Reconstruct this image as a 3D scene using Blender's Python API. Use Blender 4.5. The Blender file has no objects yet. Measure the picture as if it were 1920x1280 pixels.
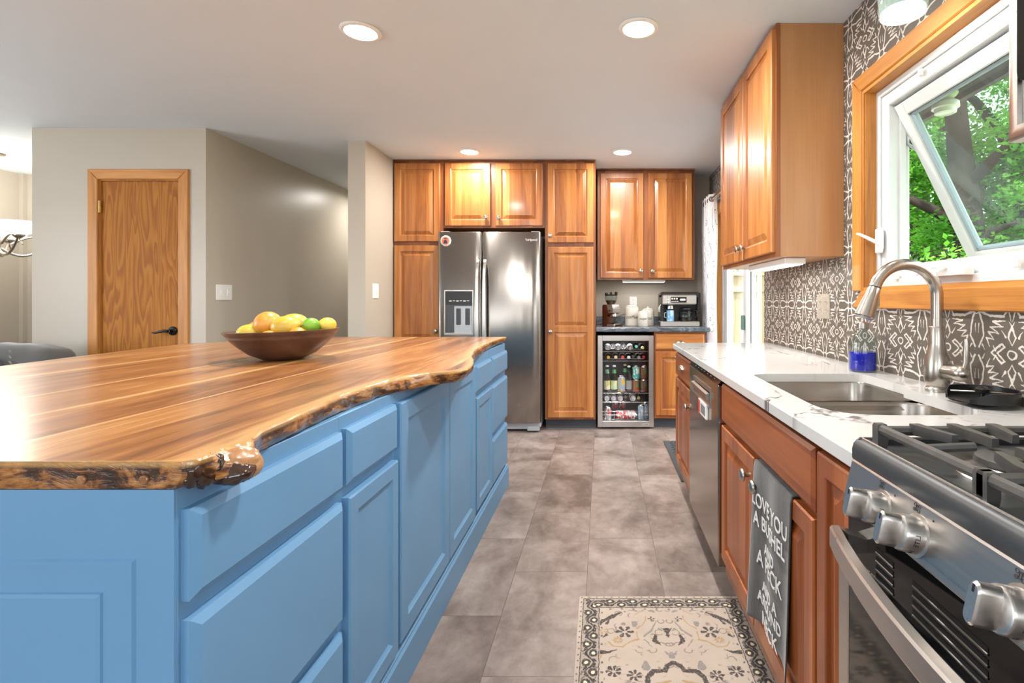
import bpy, bmesh, math, random
from mathutils import Vector, Matrix, noise as mnoise

SC = bpy.context.scene
COL = SC.collection
PI = math.pi
R = math.radians

# ---------------------------------------------------------------- camera, world, light, exposure
cam_d = bpy.data.cameras.new('camera')
cam_d.sensor_width = 36.0
cam_d.lens = 967.0 / 1920.0 * 36.0
cam_d.shift_x = -168.0 / 1920.0
cam_d.shift_y = -77.0 / 1920.0
cam_d.clip_start = 0.02
cam_d.clip_end = 300.0
CAM = bpy.data.objects.new('camera', cam_d)
CAM.location = (0.0, 0.0, 1.17)
CAM.rotation_euler = (R(90), 0, 0)
COL.objects.link(CAM)
SC.camera = CAM

SC.view_settings.view_transform = 'Standard'
SC.view_settings.look = 'None'
SC.view_settings.exposure = 0.34
SC.view_settings.gamma = 1.0
SC.view_settings.use_curve_mapping = False

W = bpy.data.worlds.new('daylight')
SC.world = W
W.use_nodes = True
_nt = W.node_tree
_bg = _nt.nodes['Background']
_sky = _nt.nodes.new('ShaderNodeTexSky')
_sky.sky_type = 'NISHITA'
_sky.sun_disc = False
_sky.sun_elevation = R(55)
_sky.sun_rotation = R(120)
_sky.dust_density = 3.0
_hs = _nt.nodes.new('ShaderNodeHueSaturation')
_hs.inputs['Saturation'].default_value = 0.45
_nt.links.new(_sky.outputs[0], _hs.inputs['Color'])
_nt.links.new(_hs.outputs[0], _bg.inputs[0])
_bg.inputs[1].default_value = 0.8

def light(name, kind, loc, rot, energy, color=(1, 1, 1), size=None, size_y=None, shape=None, spread=None):
    d = bpy.data.lights.new(name, kind)
    d.energy = energy
    d.color = color
    if kind == 'AREA':
        d.shape = shape or 'RECTANGLE'
        d.size = size
        if size_y:
            d.size_y = size_y
        if spread:
            d.spread = spread
    elif size is not None:
        d.shadow_soft_size = size
    o = bpy.data.objects.new(name, d)
    o.location = loc
    o.rotation_euler = rot
    COL.objects.link(o)
    return o

_s = light('sun', 'SUN', (0, 0, 10), Vector((.50, .28, -.82)).to_track_quat('-Z', 'Y').to_euler(), 7.0, (1.0, 0.95, 0.86))
_s.data.angle = R(1.5)
light('right_fill', 'AREA', (1.05, -1.0, 1.5), (0, R(90), 0), 4, (0.97, 0.98, 1.0), 1.1, 1.3)  # added fill lamp behind the camera, for the island's side face
# fill lamps at rear and added left windows; sky portals at door and sink
light('rear_window_fill', 'AREA', (-2.6, -2.5, 1.45), (R(128), 0, 0), 28, (0.95, 0.97, 1.0), 1.9, 1.3)  # lamp out of view, tilted up to fill the ceiling
light('rear_window_fill', 'AREA', (0.1, -2.5, 1.45), (R(128), 0, 0), 18, (0.95, 0.97, 1.0), 1.3, 1.3)
light('left_fill', 'AREA', (-5.70, 0.9, 1.4), (0, R(-118), 0), 85, (0.95, 0.97, 1.0), 1.5, 2.4)  # added lamp, unseen, tilted up to lift the ceiling
for _l in (light('patio_door_portal', 'AREA', (1.27, 4.23, 1.0), (0, R(90), 0), 1, (1, 1, 1), 2.0, 1.4),
           light('sink_window_portal', 'AREA', (1.25, 1.61, 1.63), (0, R(90), 0), 1, (1, 1, 1), 0.66, 0.95)):
    _l.data.cycles.is_portal = True            # openings through which the sky is sampled

# ---------------------------------------------------------------- helpers
WP = {}                                    # world position of every object's origin

def lin(c):
    return tuple(((v / 255.0) / 12.92 if v / 255.0 <= 0.04045 else ((v / 255.0 + 0.055) / 1.055) ** 2.4) for v in c)

class MB:
    def __init__(s):
        s.v = []; s.f = []; s.mi = []; s.m = 0; s.sap = {}
    def add(s, vs, fs):
        b = len(s.v)
        s.v += [tuple(p) for p in vs]
        for f in fs:
            s.f.append([b + i for i in f]); s.mi.append(s.m)
        return b
    def box(s, x0, x1, y0, y1, z0, z1, b=0.0):
        x0, x1 = min(x0, x1), max(x0, x1); y0, y1 = min(y0, y1), max(y0, y1); z0, z1 = min(z0, z1), max(z0, z1)
        if b <= 0:
            vs = [(x, y, z) for x in (x0, x1) for y in (y0, y1) for z in (z0, z1)]
            s.add(vs, [(0, 1, 3, 2), (4, 6, 7, 5), (0, 4, 5, 1), (2, 3, 7, 6), (0, 2, 6, 4), (1, 5, 7, 3)])
            return s
        b = min(b, (x1 - x0) * .49, (y1 - y0) * .49, (z1 - z0) * .49)
        vs = []; idx = {}
        for i in (0, 1):
            for j in (0, 1):
                for k in (0, 1):
                    X = (x0, x1)[i]; Y = (y0, y1)[j]; Z = (z0, z1)[k]
                    xi = X + (b if i == 0 else -b); yi = Y + (b if j == 0 else -b); zi = Z + (b if k == 0 else -b)
                    for a, p in enumerate(((X, yi, zi), (xi, Y, zi), (xi, yi, Z))):
                        idx[(i, j, k, a)] = len(vs); vs.append(p)
        fs = []
        for i in (0, 1):
            fs.append([idx[(i, j, k, 0)] for j, k in ((0, 0), (1, 0), (1, 1), (0, 1))])
            fs.append([idx[(j, i, k, 1)] for j, k in ((0, 0), (1, 0), (1, 1), (0, 1))])
            fs.append([idx[(j, k, i, 2)] for j, k in ((0, 0), (1, 0), (1, 1), (0, 1))])
        for p in (0, 1):
            for q in (0, 1):
                fs.append([idx[(0, p, q, 1)], idx[(1, p, q, 1)], idx[(1, p, q, 2)], idx[(0, p, q, 2)]])
                fs.append([idx[(p, 0, q, 0)], idx[(p, 1, q, 0)], idx[(p, 1, q, 2)], idx[(p, 0, q, 2)]])
                fs.append([idx[(p, q, 0, 0)], idx[(p, q, 1, 0)], idx[(p, q, 1, 1)], idx[(p, q, 0, 1)]])
        for i in (0, 1):
            for j in (0, 1):
                for k in (0, 1):
                    fs.append([idx[(i, j, k, a)] for a in (0, 1, 2)])
        s.add(vs, fs)
        return s
    def rings(s, rings, cap0=True, cap1=True, closed=True):
        n = len(rings[0]); b = len(s.v)
        vs = [p for r in rings for p in r]; fs = []
        for i in range(len(rings) - 1):
            for j in range(n if closed else n - 1):
                k = (j + 1) % n
                fs.append((i * n + j, i * n + k, (i + 1) * n + k, (i + 1) * n + j))
        if cap0: fs.append(tuple(range(n))[::-1])
        if cap1: fs.append(tuple((len(rings) - 1) * n + j for j in range(n)))
        s.add(vs, fs)
        return s
    def lathe(s, prof, c, n=24, ax='z', cap0=True, cap1=True, d=None):
        """profile (r, h) turned about an axis through c"""
        if d is not None:
            w = Vector(d).normalized()
        else:
            w = Vector({'x': (1, 0, 0), '-x': (-1, 0, 0), 'y': (0, 1, 0), '-y': (0, -1, 0), 'z': (0, 0, 1), '-z': (0, 0, -1)}[ax])
        u = w.orthogonal().normalized(); v = w.cross(u); c = Vector(c)
        rr = []
        for (r, h) in prof:
            r = max(r, 1e-5)
            rr.append([c + w * h + u * (r * math.cos(2 * PI * j / n)) + v * (r * math.sin(2 * PI * j / n)) for j in range(n)])
        return s.rings(rr, cap0, cap1)
    def tube(s, pts, r, n=8, closed=False, flat=1.0, up=None):
        P = [Vector(p) for p in pts]; m = len(P)
        rad = r if isinstance(r, (list, tuple)) else [r] * m
        T = []
        for i in range(m):
            a = P[(i - 1) % m] if (closed or i > 0) else P[i]
            b = P[(i + 1) % m] if (closed or i < m - 1) else P[i]
            t = (b - a)
            T.append(t.normalized() if t.length > 1e-9 else Vector((0, 0, 1)))
        u = (Vector(up) - T[0] * Vector(up).dot(T[0])).normalized() if up else T[0].orthogonal().normalized()
        rr = []
        for i in range(m):
            u = (u - T[i] * u.dot(T[i]))
            u = u.normalized() if u.length > 1e-6 else T[i].orthogonal().normalized()
            v = T[i].cross(u)
            rr.append([P[i] + u * (rad[i] * math.cos(2 * PI * j / n)) + v * (flat * rad[i] * math.sin(2 * PI * j / n)) for j in range(n)])
        if closed:
            rr.append(rr[0]); return s.rings(rr, False, False)
        return s.rings(rr)
    def ball(s, c, rx, ry=None, rz=None, n=20, m=12, rot=None):
        ry = ry or rx; rz = rz or rx; rr = []; c = Vector(c)
        for i in range(m + 1):
            a = -PI / 2 + PI * i / m; k = max(math.cos(a), 1e-4); ring = []
            for j in range(n):
                p = Vector((rx * k * math.cos(2 * PI * j / n), ry * k * math.sin(2 * PI * j / n), rz * math.sin(a)))
                if rot is not None: p = rot @ p
                ring.append(c + p)
            rr.append(ring)
        return s.rings(rr)
    def prism(s, poly, P, w0, w1, bev=0.0):
        """polygon (u, v) swept along w by mapping P(u, v, w)"""
        n = len(poly)
        if bev > 0:
            cx = sum(p[0] for p in poly) / n; cy = sum(p[1] for p in poly) / n
            def ins(q):
                out = []
                for (a, b) in poly:
                    l = math.hypot(a - cx, b - cy) or 1
                    out.append((a - (a - cx) / l * q, b - (b - cy) / l * q))
                return out
            rr = [[P(a, b, w0) for a, b in poly], [P(a, b, w1 - bev) for a, b in poly], [P(a, b, w1) for a, b in ins(bev)]]
        else:
            rr = [[P(a, b, w0) for a, b in poly], [P(a, b, w1) for a, b in poly]]
        return s.rings(rr)
    def nest(s, P, u0, u1, v0, v1, loops, fill=True, back=True):
        rr = []
        for (i, w) in loops:
            rr.append([P(u0 + i, v0 + i, w), P(u1 - i, v0 + i, w), P(u1 - i, v1 - i, w), P(u0 + i, v1 - i, w)])
        return s.rings(rr, back, fill)
    def quad(s, a, b, c, d):
        s.add([a, b, c, d], [(0, 1, 2, 3)]); return s
    def build(s, name, mat, parent=None, smooth=35, origin=None, recalc=True):
        me = bpy.data.meshes.new(name)
        V = s.v
        xs = [p[0] for p in V]; ys = [p[1] for p in V]; zs = [p[2] for p in V]
        if origin is None:
            origin = ((min(xs) + max(xs)) / 2, (min(ys) + max(ys)) / 2, min(zs) if parent is None else (min(zs) + max(zs)) / 2)
        o3 = Vector(origin)
        me.from_pydata([(p[0] - o3.x, p[1] - o3.y, p[2] - o3.z) for p in V], [], s.f)
        mats = mat if isinstance(mat, (list, tuple)) else [mat]
        for m in mats: me.materials.append(m)
        if len(mats) > 1: me.polygons.foreach_set('material_index', s.mi)
        if recalc:
            bm = bmesh.new(); bm.from_mesh(me)
            bmesh.ops.recalc_face_normals(bm, faces=bm.faces[:]); bm.to_mesh(me); bm.free()
        if smooth:
            me.polygons.foreach_set('use_smooth', [True] * len(me.polygons))
            me.set_sharp_from_angle(angle=R(smooth))
        me.update()
        o = bpy.data.objects.new(name, me); COL.objects.link(o)
        WP[o.name] = o3
        if parent is not None:
            o.parent = parent; o.location = o3 - WP[parent.name]
        else:
            o.location = o3
        return o

def tag(o, label, cat, group=None, kind=None):
    o['label'] = label; o['category'] = cat
    if group: o['group'] = group
    if kind: o['kind'] = kind
    return o

def thing(name, label, cat, loc, group=None):
    o = bpy.data.objects.new(name, None); COL.objects.link(o)
    o.location = loc; WP[o.name] = Vector(loc); o.empty_display_size = 0.1
    return tag(o, label, cat, group)

def struct(mb, name, mat, **k):
    o = mb.build(name, mat, **k); o['kind'] = 'structure'; return o

def copy_tree(o, loc=None, label=None, parent=None):
    c = o.copy(); COL.objects.link(c)
    if parent is not None: c.parent = parent
    if loc is not None: c.location = loc; WP[c.name] = Vector(loc)
    if label: c['label'] = label
    for ch in list(o.children):
        copy_tree(ch, parent=c)
    return c

def text(name, body, size, P, mat, parent, depth=0.0006, font_stretch=1.0, shear=0.0, bold=0.0, align='CENTER'):
    """lettering as a thin mesh; P maps (u, v, w) to world"""
    cu = bpy.data.curves.new('lettering', 'FONT'); cu.body = body; cu.size = size; cu.align_x = align; cu.align_y = 'CENTER'
    cu.extrude = depth; cu.shear = shear; cu.offset = bold; cu.resolution_u = 3
    ob = bpy.data.objects.new('lettering', cu); COL.objects.link(ob)
    bpy.context.view_layer.update()
    me0 = bpy.data.meshes.new_from_object(ob.evaluated_get(bpy.context.evaluated_depsgraph_get()))
    mb = MB()
    mb.add([P(v.co.x * font_stretch, v.co.y, v.co.z) for v in me0.vertices], [list(p.vertices) for p in me0.polygons])
    bpy.data.objects.remove(ob); bpy.data.curves.remove(cu); bpy.data.meshes.remove(me0)
    return mb.build(name, mat, parent, smooth=0)

def FX(x0):   # front facing -X (right-hand cabinets): u = Y, v = Z
    return lambda u, v, w: (x0 - w, u, v)
def GX(x0):   # front facing +X (island): u = Y, v = Z
    return lambda u, v, w: (x0 + w, u, v)
def FY(y0):   # front facing -Y (back wall): u = X, v = Z
    return lambda u, v, w: (u, y0 - w, v)

def raised_front(mb, P, u0, u1, v0, v1, t=0.02, st=0.052, rails=(), flat=False):
    """framed front; rails = heights of extra middle rails"""
    e = 0.004
    mb.nest(P, u0, u1, v0, v1, [(0, 0), (0, t - e), (e, t)], fill=False)
    U0, U1, V0, V1 = u0 + e, u1 - e, v0 + e, v1 - e
    def q(a, b, c, d):
        mb.quad(P(a, c, t), P(b, c, t), P(b, d, t), P(a, d, t))
    q(U0, u0 + st, V0, V1); q(u1 - st, U1, V0, V1)
    edges = [v0 + st] + [x for r in rails for x in (r - st * .5, r + st * .5)] + [v1 - st]
    q(u0 + st, u1 - st, V0, edges[0]); q(u0 + st, u1 - st, edges[-1], V1)
    for r in rails: q(u0 + st, u1 - st, r - st * .5, r + st * .5)
    for k in range(0, len(edges), 2):
        a, b = edges[k], edges[k + 1]
        if flat:
            lp = [(0, t), (0.005, t - .004), (0.012, t - .008)]
        else:
            lp = [(0, t), (0.004, t - .0025), (0.006, t - .010), (0.012, t - .011), (0.04, t - .002), (0.042, t - .001)]
        mb.nest(P, u0 + st, u1 - st, a, b, lp, back=False)

def slab_front(mb, P, u0, u1, v0, v1, t=0.02, b=0.012, d=0.008):
    mb.nest(P, u0, u1, v0, v1, [(0, 0), (0, t - d), (b, t), (b + .001, t)])

KNOB = [(0.007, 0), (0.007, 0.012), (0.009, 0.014), (0.0195, 0.018), (0.0205, 0.022), (0.0185, 0.027), (0.011, 0.030), (0.0001, 0.031)]
def knob(P, u, v, t, mat, parent):
    a = Vector(P(u, v, t)); b = Vector(P(u, v, t + 1))
    return MB().lathe(KNOB, a, 20, d=(b - a)).build('knob', mat, parent, smooth=50)

def cup_pull(P, u, v, t, mat, parent):
    mb = MB(); rr = []
    for i in range(9):
        a = PI * i / 8
        ring = []
        for j in range(7):
            b = (PI / 2) * j / 6
            ring.append(P(u - 0.045 * math.cos(a), v + 0.016 * math.sin(a) * math.cos(b) * 1.5 - .008, t + 0.024 * math.sin(b) * max(math.sin(a), .15)))
        rr.append(ring)
    mb.rings(rr, False, False, closed=False)
    rr2 = [[tuple(Vector(p) * 1) for p in r] for r in rr]
    mb.nest(P, u - .05, u + .05, v - .012, v - .006, [(0, t), (0, t + .003)])
    return mb.build('cup_pull', mat, parent, smooth=60)
# ---------------------------------------------------------------- shader graph helpers
def sock(nt, x):
    return x.k if isinstance(x, E) else x
class E:
    """a scalar socket with arithmetic"""
    def __init__(s, nt, k): s.nt = nt; s.k = k
    def _m(s, op, a, b=None, c=None, clamp=False):
        n = s.nt.nodes.new('ShaderNodeMath'); n.operation = op; n.use_clamp = clamp
        for i, x in enumerate((a, b, c)):
            if x is None: continue
            if isinstance(x, E): s.nt.links.new(x.k, n.inputs[i])
            else: n.inputs[i].default_value = x
        return E(s.nt, n.outputs[0])
    def __add__(s, o): return s._m('ADD', s, o)
    __radd__ = __add__
    def __sub__(s, o): return s._m('SUBTRACT', s, o)
    def __rsub__(s, o): return s._m('SUBTRACT', o, s)
    def __mul__(s, o): return s._m('MULTIPLY', s, o)
    __rmul__ = __mul__
    def __truediv__(s, o): return s._m('DIVIDE', s, o)
    def __neg__(s): return s._m('MULTIPLY', s, -1.0)
    def abs(s): return s._m('ABSOLUTE', s)
    def floor(s): return s._m('FLOOR', s)
    def frac(s): return s._m('FRACT', s)
    def sin(s): return s._m('SINE', s)
    def min(s, o): return s._m('MINIMUM', s, o)
    def max(s, o): return s._m('MAXIMUM', s, o)
    def lt(s, o): return s._m('LESS_THAN', s, o)
    def gt(s, o): return s._m('GREATER_THAN', s, o)
    def pw(s, o): return s._m('POWER', s, o)
    def clamp(s): return s._m('MAXIMUM', s._m('MINIMUM', s, 1.0), 0.0)
    def step(s, e0, e1):          # smooth 0..1 between e0 and e1
        n = s.nt.nodes.new('ShaderNodeMapRange'); n.interpolation_type = 'SMOOTHSTEP'
        s.nt.links.new(s.k, n.inputs[0]); n.inputs[1].default_value = e0; n.inputs[2].default_value = e1
        return E(s.nt, n.outputs[0])

class G:
    def __init__(s, m):
        m.use_nodes = True; s.m = m; s.nt = m.node_tree
        s.bsdf = s.nt.nodes.get('Principled BSDF'); s.out = s.nt.nodes.get('Material Output')
    def n(s, t, **k):
        x = s.nt.nodes.new(t)
        for a, b in k.items(): setattr(x, a, b)
        return x
    def link(s, a, b): s.nt.links.new(a.k if isinstance(a, E) else a, b)
    def pos(s): return s.n('ShaderNodeNewGeometry').outputs['Position']
    def obj(s): return s.n('ShaderNodeTexCoord').outputs['Object']
    def rnd(s): return E(s.nt, s.n('ShaderNodeObjectInfo').outputs['Random'])
    def sep(s, v):
        x = s.n('ShaderNodeSeparateXYZ'); s.link(v, x.inputs[0])
        return [E(s.nt, x.outputs[i]) for i in range(3)]
    def comb(s, x, y, z=0.0):
        c = s.n('ShaderNodeCombineXYZ')
        for i, q in enumerate((x, y, z)):
            if isinstance(q, E): s.link(q, c.inputs[i])
            else: c.inputs[i].default_value = q
        return c.outputs[0]
    def scale(s, v, k):
        x = s.n('ShaderNodeVectorMath', operation='MULTIPLY'); s.link(v, x.inputs[0]); x.inputs[1].default_value = k
        return x.outputs[0]
    def vadd(s, v, k):
        x = s.n('ShaderNodeVectorMath', operation='ADD'); s.link(v, x.inputs[0])
        if isinstance(k, tuple): x.inputs[1].default_value = k
        else: s.link(k, x.inputs[1])
        return x.outputs[0]
    def noise(s, v, sc=1.0, det=3.0, rough=0.5, dist=0.0, color=False):
        x = s.n('ShaderNodeTexNoise'); s.link(v, x.inputs['Vector'])
        x.inputs['Scale'].default_value = sc; x.inputs['Detail'].default_value = det
        x.inputs['Roughness'].default_value = rough; x.inputs['Distortion'].default_value = dist
        return x.outputs[1] if color else E(s.nt, x.outputs[0])
    def white(s, v):
        x = s.n('ShaderNodeTexWhiteNoise', noise_dimensions='3D'); s.link(v, x.inputs[0])
        return E(s.nt, x.outputs[0])
    def voro(s, v, sc, feature='F1'):
        x = s.n('ShaderNodeTexVoronoi', feature=feature); s.link(v, x.inputs['Vector']); x.inputs['Scale'].default_value = sc
        return E(s.nt, x.outputs[0])
    def ramp(s, f, stops):
        x = s.n('ShaderNodeValToRGB'); s.link(f, x.inputs[0]); e = x.color_ramp.elements
        while len(e) < len(stops): e.new(0.5)
        for el, (p, c) in zip(e, stops):
            el.position = p; el.color = lin(c) + (1,)
        return x.outputs[0]
    def mix(s, f, a, b, mode='MIX'):
        x = s.n('ShaderNodeMix', data_type='RGBA', blend_type=mode)
        if isinstance(f, E): s.link(f, x.inputs[0])
        else: x.inputs[0].default_value = f
        for q, i in ((a, 6), (b, 7)):
            if isinstance(q, tuple): x.inputs[i].default_value = lin(q) + (1,)
            else: s.link(q, x.inputs[i])
        return x.outputs[2]
    def mul(s, c, k):     # brighten or darken a colour by a scalar
        x = s.n('ShaderNodeVectorMath', operation='SCALE'); s.link(c, x.inputs[0])
        if isinstance(k, E): s.link(k, x.inputs['Scale'])
        else: x.inputs['Scale'].default_value = k
        return x.outputs[0]
    def color(s, c):
        if isinstance(c, tuple): s.bsdf.inputs['Base Color'].default_value = lin(c) + (1,)
        else: s.link(c, s.bsdf.inputs['Base Color'])
    def set(s, **k):
        nm = {'rough': 'Roughness', 'metal': 'Metallic', 'spec': 'Specular IOR Level', 'coat': 'Coat Weight', 'coatr': 'Coat Roughness',
              'aniso': 'Anisotropic', 'anisor': 'Anisotropic Rotation', 'sheen': 'Sheen Weight', 'trans': 'Transmission Weight', 'ior': 'IOR',
              'alpha': 'Alpha', 'sss': 'Subsurface Weight', 'emit': 'Emission Strength'}
        for a, b in k.items():
            if isinstance(b, E): s.link(b, s.bsdf.inputs[nm[a]])
            else: s.bsdf.inputs[nm[a]].default_value = b
    def bump(s, h, strength=0.3, dist=0.002):
        x = s.n('ShaderNodeBump'); s.link(h, x.inputs['Height']); x.inputs['Strength'].default_value = strength; x.inputs['Distance'].default_value = dist
        s.link(x.outputs[0], s.bsdf.inputs['Normal'])
    def seg(s, p, a, b, r0, r1=None):
        """distance from 2-D point p (vector socket) to a stroke from a to b, minus its tapering half-width"""
        dx, dy = b[0] - a[0], b[1] - a[1]; L2 = dx * dx + dy * dy
        q = s.n('ShaderNodeVectorMath', operation='SUBTRACT'); s.link(p, q.inputs[0]); q.inputs[1].default_value = (a[0], a[1], 0)
        d = s.n('ShaderNodeVectorMath', operation='DOT_PRODUCT'); s.link(q.outputs[0], d.inputs[0]); d.inputs[1].default_value = (dx / L2, dy / L2, 0)
        h = E(s.nt, d.outputs['Value']).clamp()
        m = s.n('ShaderNodeVectorMath', operation='SCALE'); m.inputs[0].default_value = (-dx, -dy, 0); s.link(h, m.inputs['Scale'])
        t = s.n('ShaderNodeVectorMath', operation='ADD'); s.link(q.outputs[0], t.inputs[0]); s.link(m.outputs[0], t.inputs[1])
        l = s.n('ShaderNodeVectorMath', operation='LENGTH'); s.link(t.outputs[0], l.inputs[0])
        L = E(s.nt, l.outputs['Value'])
        if r1 is None: return L - r0
        return L - (h * (r1 - r0) + r0)
    def ell(s, p, c, a, b):
        """signed distance-like value of an ellipse"""
        q = s.n('ShaderNodeVectorMath', operation='SUBTRACT'); s.link(p, q.inputs[0]); q.inputs[1].default_value = (c[0], c[1], 0)
        m = s.n('ShaderNodeVectorMath', operation='MULTIPLY'); s.link(q.outputs[0], m.inputs[0]); m.inputs[1].default_value = (1 / a, 1 / b, 0)
        l = s.n('ShaderNodeVectorMath', operation='LENGTH'); s.link(m.outputs[0], l.inputs[0])
        return (E(s.nt, l.outputs['Value']) - 1.0) * min(a, b)

class Acc:
    """running union of strokes (kept as a chain)"""
    def __init__(s): s.d = None
    def __iadd__(s, f):
        for q in (f if isinstance(f, (list, tuple)) else [f]): s.d = q() if s.d is None else s.d.min(q())
        return s
def union(ds):
    ds = list(ds)
    while len(ds) > 1:
        ds = [ds[i].min(ds[i + 1]) if i + 1 < len(ds) else ds[i] for i in range(0, len(ds), 2)]
    return ds[0]

def mat(name, c=(200, 200, 200), rough=0.5, metal=0.0, **k):
    m = bpy.data.materials.new(name); g = G(m); g.color(c); g.set(rough=rough, metal=metal, **k)
    if m.use_nodes and 'speckle' not in k:
        pass
    return m

def noisy(name, c, rough=0.5, metal=0.0, amt=0.06, sc=30.0, bump=0.0, bsc=200.0, stretch=(1, 1, 1), **k):
    """plain colour with a slight procedural mottling"""
    m = bpy.data.materials.new(name); g = G(m)
    v = g.scale(g.obj(), stretch); f = g.noise(v, sc, 3)
    dark = tuple(max(0, x * (1 - amt)) for x in c); lite = tuple(min(255, x * (1 + amt)) for x in c)
    g.color(g.mix(f, dark, lite)); g.set(rough=rough, metal=metal, **k)
    if bump: g.bump(g.noise(v, bsc, 2), bump, 0.001)
    return m

def wood(name, tones, grain='Z', rough=0.38, boards=0.09, coat=0.22, contrast=1.0, scale=1.0, varb=0.35, cathedral=False):
    m = bpy.data.materials.new(name); g = G(m)
    x, y, z = g.sep(g.obj()); r = g.rnd()
    if grain == 'Z': a, l = x + y, z
    elif grain == 'Y': a, l = x + z, y
    else: a, l = y + z, x
    cross = y - x if grain == 'Z' else (z - x if grain == 'Y' else y - z)
    if boards:
        cell = ((a + r * 3.0) / boards).floor()
        tone = g.white(g.comb(cell, r * 17.0, 0.0))
    else:
        cell = r * 9.0; tone = r
    off = cell * 1.7 + r * 13.0
    v = g.comb(a * (9.0 * scale) + off, l * (0.9 * scale) + off, cross * 3.0)
    big = g.noise(v, 1.0, 4, 0.55, 1.2)
    v2 = g.comb(a * (120.0 * scale) + off, l * (2.5 * scale), cross * 60.0)
    fine = g.noise(v2, 1.0, 3, 0.6)
    if cathedral:
        va = g.comb(a * 5.0 + off, l * 0.55, 0.0)
        ringv = (g.noise(va, 1.6, 2, 0.5, 0.3) * 13.0 + g.noise(g.comb(a * 60.0, l * 3.0), 1.0, 2) * 0.7).frac()
        big = big * 0.35 + (ringv.step(0.0, 0.75) - ringv.step(0.8, 1.0)) * 0.55
        f = big * 0.8 + fine * 0.2
    else:
        f = (big - 0.5) * (0.9 * contrast) + (fine - 0.5) * (0.45 * contrast) + (tone - 0.5) * varb + 0.5
    g.color(g.ramp(f, [(0.12, tones[0]), (0.42, tones[1]), (0.62, tones[2]), (0.9, tones[3])]))
    g.set(rough=fine * 0.15 + (rough - 0.07), coat=coat, coatr=0.12)
    g.bump(fine, 0.08, 0.0006)
    return m

# ---------------------------------------------------------------- materials
M = {}
M['ceiling'] = noisy('ceiling_paint', (218, 226, 232), 0.9, amt=0.01, sc=4, bump=0.06, bsc=300)
M['wall'] = noisy('greige_paint', (186, 177, 163), 0.36, amt=0.015, sc=3, bump=0.10, bsc=220, spec=0.35)
CH = [(108, 56, 20), (156, 93, 42), (177, 114, 56), (198, 140, 80)]
CHR = [(98, 44, 15), (147, 77, 35), (165, 91, 43), (190, 116, 62)]
M['cherry'] = wood('cherry_wood', CH)
M['cherry_x'] = wood('cherry_wood_across', CH, 'X')
M['cherry_red'] = wood('red_cherry_wood', CHR)
M['cherry_red_y'] = wood('red_cherry_wood_across', CHR, 'Y')
M['cherry_side'] = wood('cherry_side_panel', [(138, 88, 48), (170, 118, 72), (180, 128, 82), (192, 142, 96)], boards=0, contrast=0.6, rough=0.4)
M['carcass'] = wood('carcass_wood', [(84, 42, 16), (122, 66, 28), (140, 80, 36), (160, 98, 50)], contrast=0.7)
M['oak_z'] = wood('honey_oak', [(136, 80, 26), (180, 117, 48), (196, 132, 58), (210, 150, 76)], 'Z', boards=0, scale=1.4, rough=.5, coat=.05)
M['oak_y'] = wood('honey_oak_long', [(136, 80, 26), (180, 117, 48), (196, 132, 58), (210, 150, 76)], 'Y', boards=0, scale=1.4, rough=.5, coat=.05)
M['oak_x'] = wood('honey_oak_cross', [(150, 88, 26), (190, 124, 54), (206, 142, 66), (220, 160, 86)], 'X', boards=0, scale=1.4)
M['oak_door'] = wood('oak_veneer', [(178, 120, 50), (168, 106, 40), (155, 94, 34), (132, 81, 34)], 'Z', boards=0, cathedral=True, rough=0.62, coat=0.0)
M['oak_door'].node_tree.nodes['Principled BSDF'].inputs['Specular IOR Level'].default_value = 0.25
M['blue'] = noisy('blue_paint', (104, 150, 188), 0.42, amt=0.03, sc=6, bump=0.06, bsc=260, spec=0.4)
M['nickel'] = mat('brushed_nickel', (182, 175, 166), 0.27, 1.0)
M['chrome'] = mat('chrome', (215, 215, 218), 0.12, 1.0)
M['brass'] = noisy('aged_brass', (190, 160, 96), 0.35, 1.0, amt=0.1)
M['black'] = noisy('black_plastic', (24, 24, 25), 0.32, amt=0.1)
M['satin_black'] = noisy('black_panel', (22, 22, 24), 0.35, amt=0.1)
M['gloss_black'] = noisy('black_glass', (14, 14, 15), 0.06, amt=0.1)
M['iron'] = noisy('cast_iron', (70, 68, 66), 0.42, amt=0.22, sc=40, bump=0.25, bsc=500)
M['enamel'] = noisy('black_enamel', (52, 54, 56), 0.4, amt=0.15, sc=30)
M['bronze'] = noisy('dark_bronze', (30, 28, 28), 0.35, 0.6, amt=0.2)
M['white'] = noisy('white_plastic', (238, 237, 233), 0.35, amt=0.01)
M['vinyl'] = noisy('white_vinyl', (206, 208, 208), 0.3, amt=0.02, sc=8)
M['ceramic'] = noisy('white_glazed_ceramic', (206, 199, 188), 0.22, amt=0.04, sc=10)
M['ink'] = mat('dark_lettering', (52, 48, 46), 0.6)
M['print'] = noisy('white_print', (226, 224, 220), 0.8, amt=0.05, sc=80)
M['rubber'] = noisy('dark_rubber', (62, 66, 70), 0.7, amt=0.2, sc=60, bump=0.3, bsc=400)
M['shadowgap'] = mat('toe_kick_vinyl', (70, 74, 80), 0.5)
M['plywood'] = noisy('cabinet_interior', (196, 160, 112), 0.5, amt=0.05)

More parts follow.
